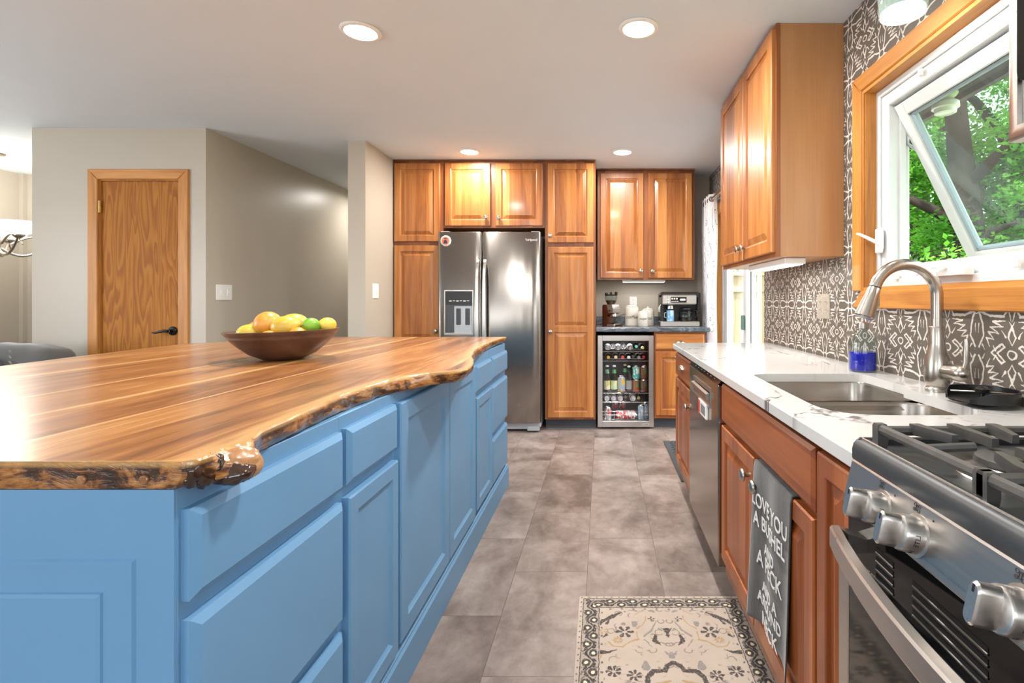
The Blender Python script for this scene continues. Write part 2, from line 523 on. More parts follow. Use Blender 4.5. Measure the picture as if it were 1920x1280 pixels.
def steel(name, c, rough, axis, wave=0.0, amt=0.05):
    m = bpy.data.materials.new(name); g = G(m); o = g.obj()
    st = {'Z': (180, 180, 2.0), 'Y': (180, 2.0, 180), 'X': (2.0, 180, 180)}[axis]
    f = g.noise(g.scale(o, st), 1.0, 3)
    d = tuple(x * (1 - amt) for x in c); l = tuple(min(255, x * (1 + amt)) for x in c)
    g.color(g.mix(f, d, l)); g.set(metal=1.0, rough=f * (amt * 2.4) + rough)
    if wave:
        x, y, z = g.sep(o)
        h = g.noise(g.comb(x * 7.0, 0.0, z * 0.5), 1.0, 1)
        g.bump(h, wave, 0.02)
    return m
M['steel_z'] = steel('stainless_brushed', (186, 181, 176), 0.2, 'X', 0.3, amt=0.008)
def brushed(name, c, rough, an):
    m = bpy.data.materials.new(name); g = G(m); x, y, z = g.sep(g.obj())
    g.color(c); g.set(metal=1.0, rough=rough, aniso=an, anisor=0.25)
    t = g.n('ShaderNodeTangent', direction_type='RADIAL', axis='Z'); g.link(t.outputs[0], g.bsdf.inputs['Tangent'])
    h = g.noise(g.comb(x * 8.0, 0.0, z * 0.5), 1.0, 1); g.bump(h, .2, .015)
    return m
M['steel_z'] = brushed('stainless_brushed', (150, 145, 140), 0.22, 0.75)
M['steel'] = steel('stainless_appliance', (186, 181, 176), 0.24, 'Y')
M['steel_x'] = steel('stainless_trim', (200, 196, 192), 0.24, 'X')
M['steel_sink'] = mat('stainless_sink', (178, 171, 162), 0.26, 1.0)
M['steel_dw'] = steel('stainless_dishwasher', (168, 160, 152), 0.13, 'Y')
M['fridge_side'] = noisy('grey_fridge_side', (176, 180, 184), 0.4, 0.3, amt=0.03)

def thin_glass(name, tint=(255, 255, 255), ior=1.45, milky=0.0, milkc=(220, 225, 225), rough=0.02):
    m = bpy.data.materials.new(name); g = G(m); nt = g.nt; nt.nodes.remove(g.bsdf)
    tr = g.n('ShaderNodeBsdfTransparent'); tr.inputs[0].default_value = lin(tint) + (1,)
    gl = g.n('ShaderNodeBsdfGlossy'); gl.inputs['Roughness'].default_value = rough
    fr = g.n('ShaderNodeLayerWeight'); fr.inputs[0].default_value = 0.5
    fc = E(nt, fr.outputs['Facing']).pw(4.0) * 0.55 + 0.035
    mx = g.n('ShaderNodeMixShader'); g.link(fc, mx.inputs[0]); g.link(tr.outputs[0], mx.inputs[1]); g.link(gl.outputs[0], mx.inputs[2])
    o = mx.outputs[0]
    if milky:
        df = g.n('ShaderNodeBsdfDiffuse'); df.inputs[0].default_value = lin(milkc) + (1,)
        m2 = g.n('ShaderNodeMixShader')
        f = g.noise(g.scale(g.obj(), (3, 6, 3)), 1.0, 2) * (2 * milky)
        g.link(f, m2.inputs[0]); g.link(o, m2.inputs[1]); g.link(df.outputs[0], m2.inputs[2]); o = m2.outputs[0]
    g.link(o, g.out.inputs[0])
    return m
M['glass'] = thin_glass('clear_glass')
M['glass_milky'] = thin_glass('milky_window_glass', (235, 242, 240), milky=0.045)  # patchy whitish diffuse mixed into the sash pane
M['glass_smoke'] = thin_glass('smoked_glass', (96, 92, 88))
M['glass_green'] = thin_glass('green_bottle_glass', (120, 170, 110))
M['glass_brown'] = thin_glass('brown_bottle_glass', (140, 90, 50))
M['glass_clear'] = thin_glass('clear_bottle_glass', (225, 232, 230))

def emit(name, c, s):
    m = bpy.data.materials.new(name); g = G(m); g.color(c)
    g.bsdf.inputs['Emission Color'].default_value = lin(c) + (1,); g.set(emit=s, rough=0.4)
    return m
M['led'] = emit('lit_led_lens', (255, 252, 246), 14.0)
M['shade'] = emit('lit_frosted_shade', (255, 246, 230), 1.4)
M['strip'] = emit('lit_led_strip', (255, 250, 240), 2.0)

def floor_mat():
    m = bpy.data.materials.new('stone_look_vinyl_tile'); g = G(m)
    x, y, z = g.sep(g.pos())
    W_, L_ = 0.3115, 0.6205
    # rows run along X, tiles run along Y, every second row shifted by half a tile
    b = g.n('ShaderNodeTexBrick'); b.offset = 0.5; b.offset_frequency = 2; b.squash = 1.0
    ox = 0.373 + 4 * W_ * 5; oy = -1.914 + 20 * L_
    row = ((x + ox) / W_).floor()
    v = g.comb(y + oy, x + ox)
    g.link(v, b.inputs['Vector'])
    b.inputs['Scale'].default_value = 1.0; b.inputs['Brick Width'].default_value = L_; b.inputs['Row Height'].default_value = W_
    b.inputs['Mortar Size'].default_value = 0.0011; b.inputs['Mortar Smooth'].default_value = 0.1; b.inputs['Bias'].default_value = 0.0
    b.inputs['Color1'].default_value = (0, 0, 0, 1); b.inputs['Color2'].default_value = (1, 1, 1, 1); b.inputs['Mortar'].default_value = (.5, .5, .5, 1)
    tile = g.sep(b.outputs['Color'])[0]
    p = g.comb(x * 1.0, y * 0.8, tile * 7.0)
    n1 = g.noise(p, 3.2, 5, 0.6, 0.6); n2 = g.noise(g.comb(x * 1.4, y, tile * 3.0), 14.0, 5, 0.65, 0.4)
    f = (n1 - 0.5) * 1.35 + (n2 - 0.5) * 0.55 + (tile - 0.5) * 0.22 + 0.5
    c = g.ramp(f, [(0.2, (98, 86, 80)), (0.42, (128, 115, 108)), (0.6, (148, 135, 128)), (0.85, (172, 160, 153))])
    mort = E(g.nt, b.outputs['Fac'])
    g.color(g.mix(mort, c, (84, 76, 72)))
    g.set(rough=n2 * 0.15 + 0.32, spec=0.4)
    g.bump(n2 * 0.3 - mort, 0.12, 0.002)
    return m
M['floor'] = floor_mat()

def wallpaper_mat():
    m = bpy.data.materials.new('damask_wallpaper'); g = G(m)
    x, y, z = g.sep(g.pos())
    n = g.noise(g.comb(y, z, 0), 55.0, 2); n2 = g.noise(g.comb(y + 5.0, z, 3.0), 55.0, 2)
    n3 = g.noise(g.comb(y, z, 7.0), 140.0, 2)
    PU, PV = 0.26, 0.2505
    u = ((y - 2.305 + 26.0) / PU + 0.5).frac(); v = ((z - 1.147 + 25.05) / PV + 0.5).frac()
    U = (u - 0.5).abs() * PU + (n - 0.5) * 0.008
    V = (v - 0.5).abs() * PV + (n2 - 0.5) * 0.008
    p = g.comb(U, V)
    w = 0.0029
    S = lambda a, b, r0=w, r1=None: g.seg(p, a, b, r0, r1)
    L_ = [lambda: S((.011, .014), (.022, .045), w * 1.4, w), lambda: S((.022, .045), (.027, .080), w), lambda: S((.027, .080), (.008, .112), w, w * 1.2),
          lambda: S((.016, .009), (.052, .021), w * 1.5, w), lambda: S((.052, .021), (.102, .022), w * 1.2, w * 1.5), lambda: S((.102, .018), (.115, .004), w * .8, w),
          lambda: g.ell(p, (0, 0), .0165, .0140).abs() - w * .75,
          lambda: S((.062, .037), (.108, .034), w * 1.1, .0009), lambda: S((.062, .037), (.100, .050), w, .0009), lambda: S((.052, .052), (.100, .050), w, .0009),
          lambda: S((.052, .052), (.084, .070), w, .0009), lambda: S((.046, .068), (.084, .070), w * .9, .0009), lambda: S((.046, .068), (.066, .088), w, .0009),
          lambda: S((.038, .084), (.066, .088), w * .9, .0009), lambda: S((.038, .084), (.050, .108), w, .0009), lambda: S((.022, .106), (.030, .120), w, .0006), lambda: S((.008, .045), (.006, .072), .0017, .0006),
          lambda: S((.056, .125), (.094, .099), w), lambda: S((.078, .125), (.102, .108), w * .8), lambda: S((.094, .099), (.106, .106), w * .9),
          lambda: g.ell(p, (.13, .125), .0145, .0110).abs() - w * .75,
          lambda: S((.130, .050), (.117, .078), w * 1.4, w * .8), lambda: S((.117, .078), (.130, .099), w * .8, .001), lambda: S((.108, .078), (.094, .060), w * 1.1, .0007),
          lambda: S((.120, .010), (.128, .034), w, .0007), lambda: S((.072, .118), (.062, .104), w, .0007), lambda: S((.128, .046), (.120, .036), w * .8, .0006)]
    A_ = Acc(); A_ += L_
    d = A_.d + (n3 - 0.5) * 0.0022
    f = d.step(-0.0006, 0.0006)
    fleck = g.voro(g.comb(y, z, 0), 60.0)
    fl = fleck.lt(0.06)
    base = g.mix(g.noise(g.comb(y, z, 0), 3.0, 2), (92, 84, 76), (100, 92, 84))
    c = g.mix(f, (208, 200, 190), base)
    g.color(g.mix(fl, c, (190, 181, 170))); g.set(rough=0.45, spec=0.4)
    return m
M['wallpaper'] = wallpaper_mat()

def quartz_mat():
    m = bpy.data.materials.new('white_veined_quartz'); g = G(m); x, y, z = g.sep(g.pos())
    p = g.comb(x * 1.0 + y * 0.35, y * 0.9 - x * 0.3, 0.0)
    n = g.noise(p, 2.1, 4, 0.55, 0.9); n2 = g.noise(g.vadd(p, (4.2, 1.7, 0)), 6.0, 4, 0.6, 1.2)
    mask = g.noise(g.vadd(p, (9.1, 3.3, 0)), 2.6, 2).step(0.48, 0.60)
    vein = (n - 0.5).abs().step(0.020, 0.003) * mask
    v2 = (n2 - 0.5).abs().step(0.018, 0.002) * vein.max(g.noise(g.vadd(p, (1.1, 8.3, 0)), 2.0, 2).step(0.60, 0.72)) * 0.8
    f = vein.max(v2) * (g.noise(p, 40.0, 3).step(0.3, 0.6))
    g.color(g.mix(f.clamp(), (200, 199, 197), (78, 78, 84))); g.set(rough=0.12, spec=0.5)
    return m
M['quartz'] = quartz_mat()

def laminate_mat():
    m = bpy.data.materials.new('slate_laminate'); g = G(m)
    p = g.pos(); n = g.noise(g.scale(p, (1, 1, 3)), 9.0, 6, 0.65, 1.5)
    g.color(g.ramp(n, [(0.3, (52, 56, 62)), (0.5, (84, 90, 98)), (0.62, (112, 120, 130)), (0.72, (150, 158, 166))])); g.set(rough=0.25)
    return m
M['laminate'] = laminate_mat()

def slab_mat():
    m = bpy.data.materials.new('walnut_slab'); g = G(m); x, y, z = g.sep(g.pos())
    wob = g.noise(g.comb(x * 2.0, y * 0.8, 0), 1.0, 2) * 0.05
    X = x + wob + y * 0.012
    bw = 0.145
    cell = ((X + 0.62) / bw).floor()
    t = g.white(g.comb(cell, 3.0, 1.0)); q = ((X + 0.62) / bw).frac()
    o = cell * 5.3
    big = g.noise(g.comb(X * 9.0 + o, y * 1.3 + o, 0), 1.0, 4, 0.6, 0.9)
    fine = g.noise(g.comb(X * 90.0 + o, y * 3.2, 0), 1.0, 4, 0.65, 0.5)
    f = (big - 0.5) * 1.2 + (fine - 0.5) * 0.85 + (t - 0.5) * 0.40 + 0.5
    c = g.ramp(f, [(0.08, (86, 48, 24)), (0.32, (136, 85, 44)), (0.54, (163, 108, 60)), (0.76, (190, 140, 86)), (0.95, (214, 172, 117))])
    # pale sapwood streaks along some of the glue lines
    sap = (X + 1.10).abs().step(0.022, 0.005).max((X + 1.335).abs().step(0.012, 0.002)).max((X + 0.90).abs().step(0.007, 0.001)).max((X + 1.70).abs().step(0.020, 0.004))
    sap = sap * g.noise(g.comb(X * 20.0, y * 1.5, 5.0), 1.0, 2).step(0.25, 0.5)
    c = g.mix(sap * 0.8, c, (214, 170, 114))
    at = g.n('ShaderNodeAttribute'); at.attribute_name = 'sap'
    edge = (E(g.nt, at.outputs['Fac']) + (big - 0.5) * 0.5).step(0.35, 0.8)
    c = g.mix(edge * 0.8, c, (200, 152, 94))
    knot = g.noise(g.comb(x * 4.0, y * 2.2, 9.0), 1.0, 3, 0.6, 0.4).step(0.62, 0.75)
    c = g.mix(knot * 0.5, c, (84, 46, 26))
    line = (q - 0.5).abs().step(0.492, 0.499)
    c = g.mix(line * 0.55, c, (60, 32, 16))
    g.color(c); g.set(rough=fine * 0.12 + 0.24, coat=0.35, coatr=0.2, spec=0.5); g.bump(fine, .06, .0008)
    return m
M['slab'] = slab_mat()

def bark_mat():
    m = bpy.data.materials.new('live_edge_wood'); g = G(m); p = g.pos(); x, y, z = g.sep(p)
    n = g.noise(g.comb(x * 14.0, y * 9.0, z * 26.0), 1.0, 5, 0.65, 1.0)
    w = g.noise(g.comb(x * 30.0, y * 12.0, z * 110.0), 1.0, 4, 0.6, 0.8)
    f = (n - 0.5) * 1.5 + (w - 0.5) * 0.5 + 0.5
    c = g.ramp(f, [(0.26, (28, 18, 12)), (0.45, (74, 44, 24)), (0.56, (142, 92, 47)), (0.72, (178, 126, 70)), (0.9, (200, 152, 98))])
    top = z.step(0.928, 0.936)
    g.color(g.mix(top * 0.6, c, (214, 166, 104))); g.set(rough=0.2, coat=0.6, coatr=0.1)
    g.bump(f, 0.5, 0.006)
    return m
M['bark'] = bark_mat()
M['knot_wood'] = wood('knot_wood', [(96, 58, 34), (150, 104, 66), (176, 128, 86), (200, 154, 110)], 'Y', boards=0, rough=0.22, coat=0.6)
M['bark_dark'] = noisy('dark_knot_bark', (44, 28, 20), 0.15, amt=0.7, sc=45, bump=0.8, bsc=60, coat=0.6)
# ---------------------------------------------------------------- the room shell
CZ = 2.44
struct(MB().box(-6.0, 1.26, -2.75, 7.2, -0.1, 0.0), 'floor', M['floor'])
struct(MB().box(-6.0, 1.26, -2.75, 7.2, CZ, CZ + 0.1), 'ceiling', M['ceiling'])
WX = 1.11
mb = MB()
def wall_x(mb, x0, x1, y0, y1, holes):
    """wall along Y with rectangular holes (y0, y1, z0, z1), sorted by y"""
    y = y0
    for (a, b, c, d) in holes:
        mb.box(x0, x1, y, a, 0, CZ)
        if c > 0: mb.box(x0, x1, a, b, 0, c)
        mb.box(x0, x1, a, b, d, CZ)
        y = b
    mb.box(x0, x1, y, y1, 0, CZ)
wall_x(mb, WX, WX + 0.15, -2.75, 5.46, [(-1.7, -0.3, 0.95, 2.1), (1.045, 2.175, 1.21, 2.05), (3.52, 4.95, 0.0, 2.0)])
struct(mb, 'wall_right', M['wallpaper'], smooth=0)
struct(MB().box(-1.881, WX, 5.31, 5.46, 0, CZ), 'wall_back', M['wall'])
struct(MB().box(-2.02, -1.881, 4.107, 7.0, 0, CZ), 'wall_partition', M['wall'])
struct(MB().box(-3.04, -1.881, 7.0, 7.12, 0, CZ), 'wall_hall_end', M['wall'])
mb = MB()
mb.box(-4.197, -3.70, 3.80, 3.92, 0, CZ); mb.box(-3.11, -2.916, 3.80, 3.92, 0, CZ); mb.box(-3.70, -3.11, 3.80, 3.92, 2.06, CZ)
struct(mb, 'wall_closet', M['wall'], smooth=0)
struct(MB().box(-3.04, -2.916, 3.92, 7.0, 0, CZ), 'wall_hall', M['wall'])
struct(MB().box(-4.197, -4.08, 3.92, 5.2, 0, CZ), 'wall_closet_side', M['wall'])
struct(MB().box(-5.98, -3.04, 5.2, 5.32, 0, CZ), 'wall_far', M['wall'])
mb = MB()
wall_x(mb, -5.98, -5.83, -2.75, 5.2, [(-0.3, 2.1, 0.55, 2.15)])
struct(mb, 'wall_left', M['wall'], smooth=0)
mb = MB()
x = -5.83
for a, b in ((-3.6, -1.65), (-0.6, 0.8)):
    mb.box(x, a, -2.75, -2.6, 0, CZ); mb.box(a, b, -2.75, -2.6, 0, 0.8); mb.box(a, b, -2.75, -2.6, 2.1, CZ); x = b
mb.box(x, WX, -2.75, -2.6, 0, CZ)
struct(mb, 'wall_rear', M['wall'], smooth=0)
struct(MB().box(-5.83, -5.79, 5.16, 5.2, 0, CZ), 'trim_1', M['wall'])

def plain_window(name, P, u0, u1, v0, v1):
    mb = MB()
    f = 0.07
    for a, b, c, d in ((u0, u1, v0, v0 + f), (u0, u1, v1 - f, v1), (u0, u0 + f, v0 + f, v1 - f), (u1 - f, u1, v0 + f, v1 - f), ((u0 + u1) / 2 - .03, (u0 + u1) / 2 + .03, v0 + f, v1 - f)):
        p = P(a, c, 0); q = P(b, d, 0.06); mb.box(p[0], q[0], p[1], q[1], p[2], q[2], 0.004)
    o = mb.build(name, M['vinyl'], None, smooth=0); o['kind'] = 'structure'
    return o
plain_window('window_2', lambda u, v, w: (u, -2.72 + w, v), -3.6, -1.65, 0.8, 2.1)  # unseen rear window, built to carry fill light
plain_window('window_3', lambda u, v, w: (u, -2.72 + w, v), -0.6, 0.8, 0.8, 2.1)  # second unseen rear window, also for fill light
plain_window('added_window_right', lambda u, v, w: (WX + .12 - w, u, v), -1.7, -0.3, 0.95, 2.1)  # added window, unseen, goes with the right fill lamp
plain_window('added_window_left', lambda u, v, w: (-5.95 + w, u, v), -0.3, 2.1, 0.55, 2.15)  # added window on the unseen part of the left wall, for fill

# ---------------------------------------------------------------- closet door (oak slab, casing, hinge, black lever)
d1 = MB().box(-3.692, -3.118, 3.812, 3.850, 0.008, 2.052, 0.002).build('door_1', M['oak_door']); d1['kind'] = 'structure'
mb = MB()
mb.box(-3.6995, -3.6925, 3.801, 3.87, 0, 2.0595); mb.box(-3.1175, -3.1105, 3.801, 3.87, 0, 2.0595); mb.box(-3.6925, -3.1175, 3.801, 3.87, 2.0525, 2.0595)
mb.build('jamb', M['oak_z'], d1, smooth=0)
mb = MB(); cs = 0.075
def mitre(mb, P, u0, u1, v0, v1, w, t, sides='LRTB'):
    """mitred flat casing round an opening u0..u1 / v0..v1 on the plane of P"""
    U0, U1, V0, V1 = u0 - w, u1 + w, v0 - w, v1 + w
    if 'B' not in sides: V0 = v0
    b = 0.006
    def bar(q):
        n = len(q); cx = sum(a for a, _ in q) / n; cy = sum(c for _, c in q) / n
        mb.rings([[P(a, c, 0) for a, c in q], [P(a, c, t - b) for a, c in q],
                  [P(a + (b if a < cx else -b) * .7, c + (b if c < cy else -b) * .7, t) for a, c in q]])
    lb = V0 if 'B' in sides else v0
    if 'L' in sides: bar([(U0, lb), (u0, v0), (u0, v1), (U0, V1)])
    if 'R' in sides: bar([(u1, v0), (U1, lb), (U1, V1), (u1, v1)])
    if 'T' in sides: bar([(u0, v1), (u1, v1), (U1, V1), (U0, V1)])
    if 'B' in sides: bar([(U0, V0), (U1, V0), (u1, v0), (u0, v0)])
mitre(mb, FY(3.80), -3.70, -3.11, 0.0, 2.06, 0.074, 0.018, 'LR'); mb.build('casing', M['oak_z'], d1, smooth=0)
mb = MB(); mitre(mb, FY(3.80), -3.70, -3.11, 0.0, 2.06, 0.074, 0.018, 'T'); mb.build('casing', M['oak_x'], d1, smooth=0)
mb = MB()
for z in (1.86, 0.25):
    mb.box(-3.704, -3.688, 3.795, 3.815, z - .045, z + .045, .002)
    for k in range(5): mb.lathe([(.007, -.045 + k * .018), (.007, -.028 + k * .018)], (-3.696, 3.795, z), 10)
mb.build('hinge', M['brass'], d1)
hd = MB()
hd.lathe([(.033, 0), (.033, .006), (.028, .012), (.013, .016), (.013, .045)], (-3.168, 3.812, 0.945), 24, '-y')
hd.tube([(-3.168, 3.770, .945), (-3.20, 3.766, .947), (-3.235, 3.766, .940), (-3.262, 3.767, .932), (-3.285, 3.768, .934)], [.011, .011, .009, .008, .005], 10)
hd.build('lever_handle', M['bronze'], d1)
MB().box(-3.119, -3.112, 3.808, 3.815, 0.915, 0.975).build('strike_plate', M['bronze'], d1)

# ---------------------------------------------------------------- sink window with open awning sash
Y0, Y1, Z0, Z1 = 1.045, 2.175, 1.21, 2.05
mb = MB(); mitre(mb, FX(WX), Y0, Y1, Z0, Z1, 0.072, 0.02, 'LR')
win = mb.build('window_1', M['oak_z'], smooth=0); win['kind'] = 'structure'
mb = MB(); mitre(mb, FX(WX), Y0, Y1, Z0, Z1, 0.072, 0.02, 'TB'); mb.build('casing', M['oak_y'], win, smooth=0)
mb = MB()
mb.box(1.098, 1.158, Y1 - .014, Y1, Z0, Z1); mb.box(1.098, 1.158, Y0, Y0 + .014, Z0, Z1)
mb.box(1.104, 1.150, Y1 - .020, Y1 - .014, Z0 + .01, Z1 - .01)
mb.build('jamb', M['oak_z'], win, smooth=0)
mb = MB()
mb.box(1.098, 1.158, Y0 + .014, Y1 - .014, Z1 - .014, Z1); mb.box(1.098, 1.158, Y0 + .014, Y1 - .014, Z0, Z0 + .014)
mb.build('jamb', M['oak_y'], win, smooth=0)
a0, a1, b0, b1 = Y0 + .014, Y1 - .014, Z0 + .014, Z1 - .014
mb = MB(); fw = 0.078
def frame4(mb, x0, x1, a0, a1, b0, b1, w, bev=.004):
    mb.box(x0, x1, a0, a0 + w, b0, b1, bev); mb.box(x0, x1, a1 - w, a1, b0, b1, bev)
    mb.box(x0, x1, a0 + w, a1 - w, b0, b0 + w, bev); mb.box(x0, x1, a0 + w, a1 - w, b1 - w, b1, bev)
frame4(mb, 1.158, 1.245, a0, a1, b0, b1, fw)
frame4(mb, 1.148, 1.160, a0, a1, b0, b1, 0.03, .003)
frame4(mb, 1.20, 1.225, a0 + fw - .002, a1 - fw + .002, b0 + fw - .002, b1 - fw + .002, 0.012, .002)
mb.build('vinyl_frame', M['vinyl'], win, smooth=0)
# the sash, hinged along its top edge, its foot pushed out
ang = R(26); hx, hz = 1.195, 1.955
def SP(u, v, w): return (hx + v * math.sin(ang) - w * math.cos(ang), u, hz - v * math.cos(ang) - w * math.sin(ang))
ya, yb, sl, sw = 1.14, 2.075, 0.705, 0.052
mb = MB()
def sbar(mb, u0, u1, v0, v1, w0=-.022, w1=.022):
    mb.rings([[SP(u0, v0, w0), SP(u1, v0, w0), SP(u1, v1, w0), SP(u0, v1, w0)], [SP(u0, v0, w1 - .004), SP(u1, v0, w1 - .004), SP(u1, v1, w1 - .004), SP(u0, v1, w1 - .004)],
              [SP(u0 + .004, v0 + .004, w1), SP(u1 - .004, v0 + .004, w1), SP(u1 - .004, v1 - .004, w1), SP(u0 + .004, v1 - .004, w1)]])
sbar(mb, ya, ya + sw, 0, sl); sbar(mb, yb - sw, yb, 0, sl); sbar(mb, ya + sw, yb - sw, 0, sw); sbar(mb, ya + sw, yb - sw, sl - sw, sl)
sash = mb.build('sash', M['vinyl'], win, smooth=0)
mb = MB(); g = sw - .001
for (u0, u1, v0, v1) in ((ya + g, ya + g + .016, g, sl - g), (yb - g - .016, yb - g, g, sl - g), (ya + g, yb - g, g, g + .016), (ya + g, yb - g, sl - g - .016, sl - g)):
    sbar(mb, u0, u1, v0, v1, -.006, .010)
mb.build('glazing_bead', mat('grey_glazing_bead', (150, 168, 176), .35), sash, smooth=0)
mb = MB(); mb.rings([[SP(ya + .05, .05, w), SP(yb - .05, .05, w), SP(yb - .05, sl - .05, w), SP(ya + .05, sl - .05, w)] for w in (-.003, .003)])
mb.build('pane', M['glass_milky'], sash, smooth=0)
mb = MB(); mb.tube([(1.215, 2.079, 1.93), (1.235, 2.079, 1.80), SP(2.079, .26, -.02)], .006, 6); mb.build('stay_arm', M['fridge_side'], sash)
# lock lever on the far jamb, crank handle on the sill
mb = MB(); mb.prism([(-.022, -.05), (.012, -.05), (.02, -.03), (.02, .03), (.012, .05), (-.022, .05)], lambda u, v, w: (1.148 - w, 2.118 - u, 1.415 + v), 0, .014, .004)
lk = mb.build('lock_plate', M['white'], win, smooth=0)
MB().tube([(1.136, 2.118, 1.405), (1.10, 2.125, 1.425), (1.065, 2.128, 1.442), (1.052, 2.128, 1.444)], [.010, .009, .007, .005], 10, flat=.7).build('lock_lever', M['white'], lk)
mb = MB(); mb.prism([(-.10, -.012), (.10, -.012), (.10, .010), (.03, .014), (-.02, .004), (-.10, -.004)], lambda u, v, w: (1.148 - w, 1.69 - u, 1.262 + v), 0, .035, .005)
ck = mb.build('crank_base', M['white'], win, smooth=0)
MB().tube([(1.105, 1.66, 1.274), (1.10, 1.68, 1.288), (1.098, 1.74, 1.284), (1.10, 1.80, 1.262)], [.010, .015, .012, .008], 10, flat=.6).build('crank_handle', M['white'], ck)
mb = MB()
for y, z in ((2.0, 1.265), (1.42, 1.275), (1.85, 1.99), (1.35, 1.99)): mb.box(1.138, 1.15, y - .008, y + .008, z - .014, z + .010, .002)
mb.build('screen_clip', M['white'], win, smooth=0)

# ---------------------------------------------------------------- patio door
mb = MB(); A0, A1, T = 3.52, 4.95, 2.0
mb.box(WX - .018, WX, A1, A1 + .085, 0, T + .085, .003); mb.box(WX - .018, WX, A0, A1, T, T + .085, .003)
mb.box(WX - .018, WX + .085, A1 - .016, A1, 0, T, .002); mb.box(WX - .018, WX + .085, A0 + .016, A1 - .016, T - .016, T)
door2 = mb.build('door_2', M['oak_z'], smooth=0); door2['kind'] = 'structure'
mb = MB(); frame4(mb, WX + .04, WX + .14, A0 + .016, A1 - .016, 0.0, T - .016, .045); mb.build('vinyl_frame', M['vinyl'], door2, smooth=0)
for k, (q0, q1, x) in enumerate(((4.16, 4.885, 1.165), (3.585, 4.25, 1.212))):
    mb = MB(); frame4(mb, x, x + .036, q0, q1, .045, T - .062, .085)
    p = mb.build('sliding_panel', M['vinyl'], door2, smooth=0)
    MB().box(x + .012, x + .018, q0 + .08, q1 - .08, .125, T - .14).build('pane', M['glass'], p, smooth=0)
    if k == 0:
        MB().box(x - .03, x, q0 + .02, q0 + .05, .93, 1.05, .006).build('handle', mat('pale_green_handle', (90, 122, 112), .4), p)
# ---------------------------------------------------------------- kitchen island: five painted units, plinth and slab
FI = -0.612
PI_ = GX(FI)
XB = -1.50
def island_unit(name, label, cat, y0, y1):
    t = thing(name, label, cat, ((XB + FI) / 2, (y0 + y1) / 2, 0.0))
    MB().box(XB, FI, y0 + .0004, y1 - .0004, 0.1365, 0.899, .001).build('body', M['blue'], t, smooth=0)
    return t
def drawer(t, y0, y1, z0, z1, mt=None):
    mb = MB(); slab_front(mb, PI_, y0, y1, z0, z1, .021, .013, .009); return mb.build('drawer_front', mt or M['blue'], t, smooth=0)
def idoor(t, y0, y1, z0, z1, st=.05):
    mb = MB(); raised_front(mb, PI_, y0, y1, z0, z1, .021, st, flat=True); return mb.build('door', M['blue'], t, smooth=0)

u = island_unit('island_drawer_unit', 'wide blue three-drawer unit at the near end of the island', 'cabinet', 0.742, 1.20)
drawer(u, .750, 1.190, .732, .866); drawer(u, .750, 1.190, .430, .704); drawer(u, .750, 1.190, .150, .405)
# raised end panel facing the camera
mb = MB(); Pn = FY(0.742)
mb.nest(Pn, XB, FI - .0, .1365, .899, [(0, 0), (0, .004)])
mb.nest(Pn, -1.446, -.666, .20, .80, [(0, .004), (.003, .008), (.008, .008), (.011, .001), (.046, .001), (.049, .007), (.054, .008)], back=False)
mb.build('end_panel', M['blue'], u, smooth=0)
u = island_unit('island_cabinet', 'narrow blue island unit with one drawer over a door, right after the near three-drawer unit', 'cabinet', 1.20, 1.512)
drawer(u, 1.212, 1.503, .735, .868); idoor(u, 1.212, 1.503, .150, .706, .042)
u = island_unit('island_cabinet', 'blue island unit with two tall full-height doors under the slab bulge', 'cabinet', 1.512, 2.44)
idoor(u, 1.522, 2.006, .155, .866, .055); idoor(u, 2.012, 2.425, .155, .862, .055)
u = island_unit('island_cabinet', 'slim blue island unit with drawer over door, beside the far three-drawer unit', 'cabinet', 2.44, 2.80)
drawer(u, 2.457, 2.790, .73, .857); idoor(u, 2.457, 2.790, .165, .702, .045)
u = island_unit('island_drawer_unit', 'blue three-drawer unit at the far end of the island near the fridge', 'cabinet', 2.80, 3.262)
drawer(u, 2.812, 3.245, .735, .857); drawer(u, 2.812, 3.245, .44, .70); drawer(u, 2.812, 3.245, .155, .405)

mb = MB()
def skirt(mb, path, h, t):
    prof = [(0, 0), (t, 0), (t, h - .02), (t - .006, h - .012), (t - .006, h - .006), (t - .012, h), (0, h)]
    rr = []
    for (x, y, nx, ny) in path:
        rr.append([(x + nx * a, y + ny * a, z) for a, z in prof])
    mb.rings(rr)
skirt(mb, [(XB, .742, -1, -1), (FI, .742, 1, -1), (FI, 3.262, 1, 1), (XB, 3.262, -1, 1), (XB, .742, -1, -1)], .135, .021)
mb.box(XB + .002, FI - .002, .744, 3.26, 0.0, .1355)
tag(mb.build('island_plinth', M['blue'], smooth=0), 'blue moulded skirting running along the foot of the island', 'plinth')

# live-edge slab
ST = [(.737, -.600, -.610), (.745, -.586, -.603), (.757, -.582, -.595), (.770, -.582, -.583), (.790, -.586, -.562), (.809, -.588, -.552), (.822, -.580, -.550), (.835, -.572, -.556),
      (.850, -.574, -.580), (.868, -.584, -.600), (.91, -.598, -.606), (.955, -.603, -.612), (1.04, -.609, -.616), (1.19, -.628, -.627), (1.28, -.636, -.628), (1.43, -.622, -.62),
      (1.503, -.617, -.605), (1.58, -.590, -.575), (1.64, -.545, -.545), (1.67, -.500, -.512), (1.70, -.460, -.480), (1.73, -.448, -.472), (1.80, -.455, -.472), (1.89, -.470, -.484),
      (2.0, -.495, -.51), (2.118, -.533, -.54), (2.31, -.572, -.575), (2.43, -.591, -.59), (2.65, -.606, -.61), (2.926, -.615, -.628), (3.1, -.608, -.628), (3.25, -.598, -.622)]
LT = [(.737, -2.08), (1.2, -2.13), (1.8, -2.11), (2.2, -2.17), (2.5, -2.20), (2.75, -2.215), (2.83, -2.12), (2.95, -2.03), (3.25, -2.08)]
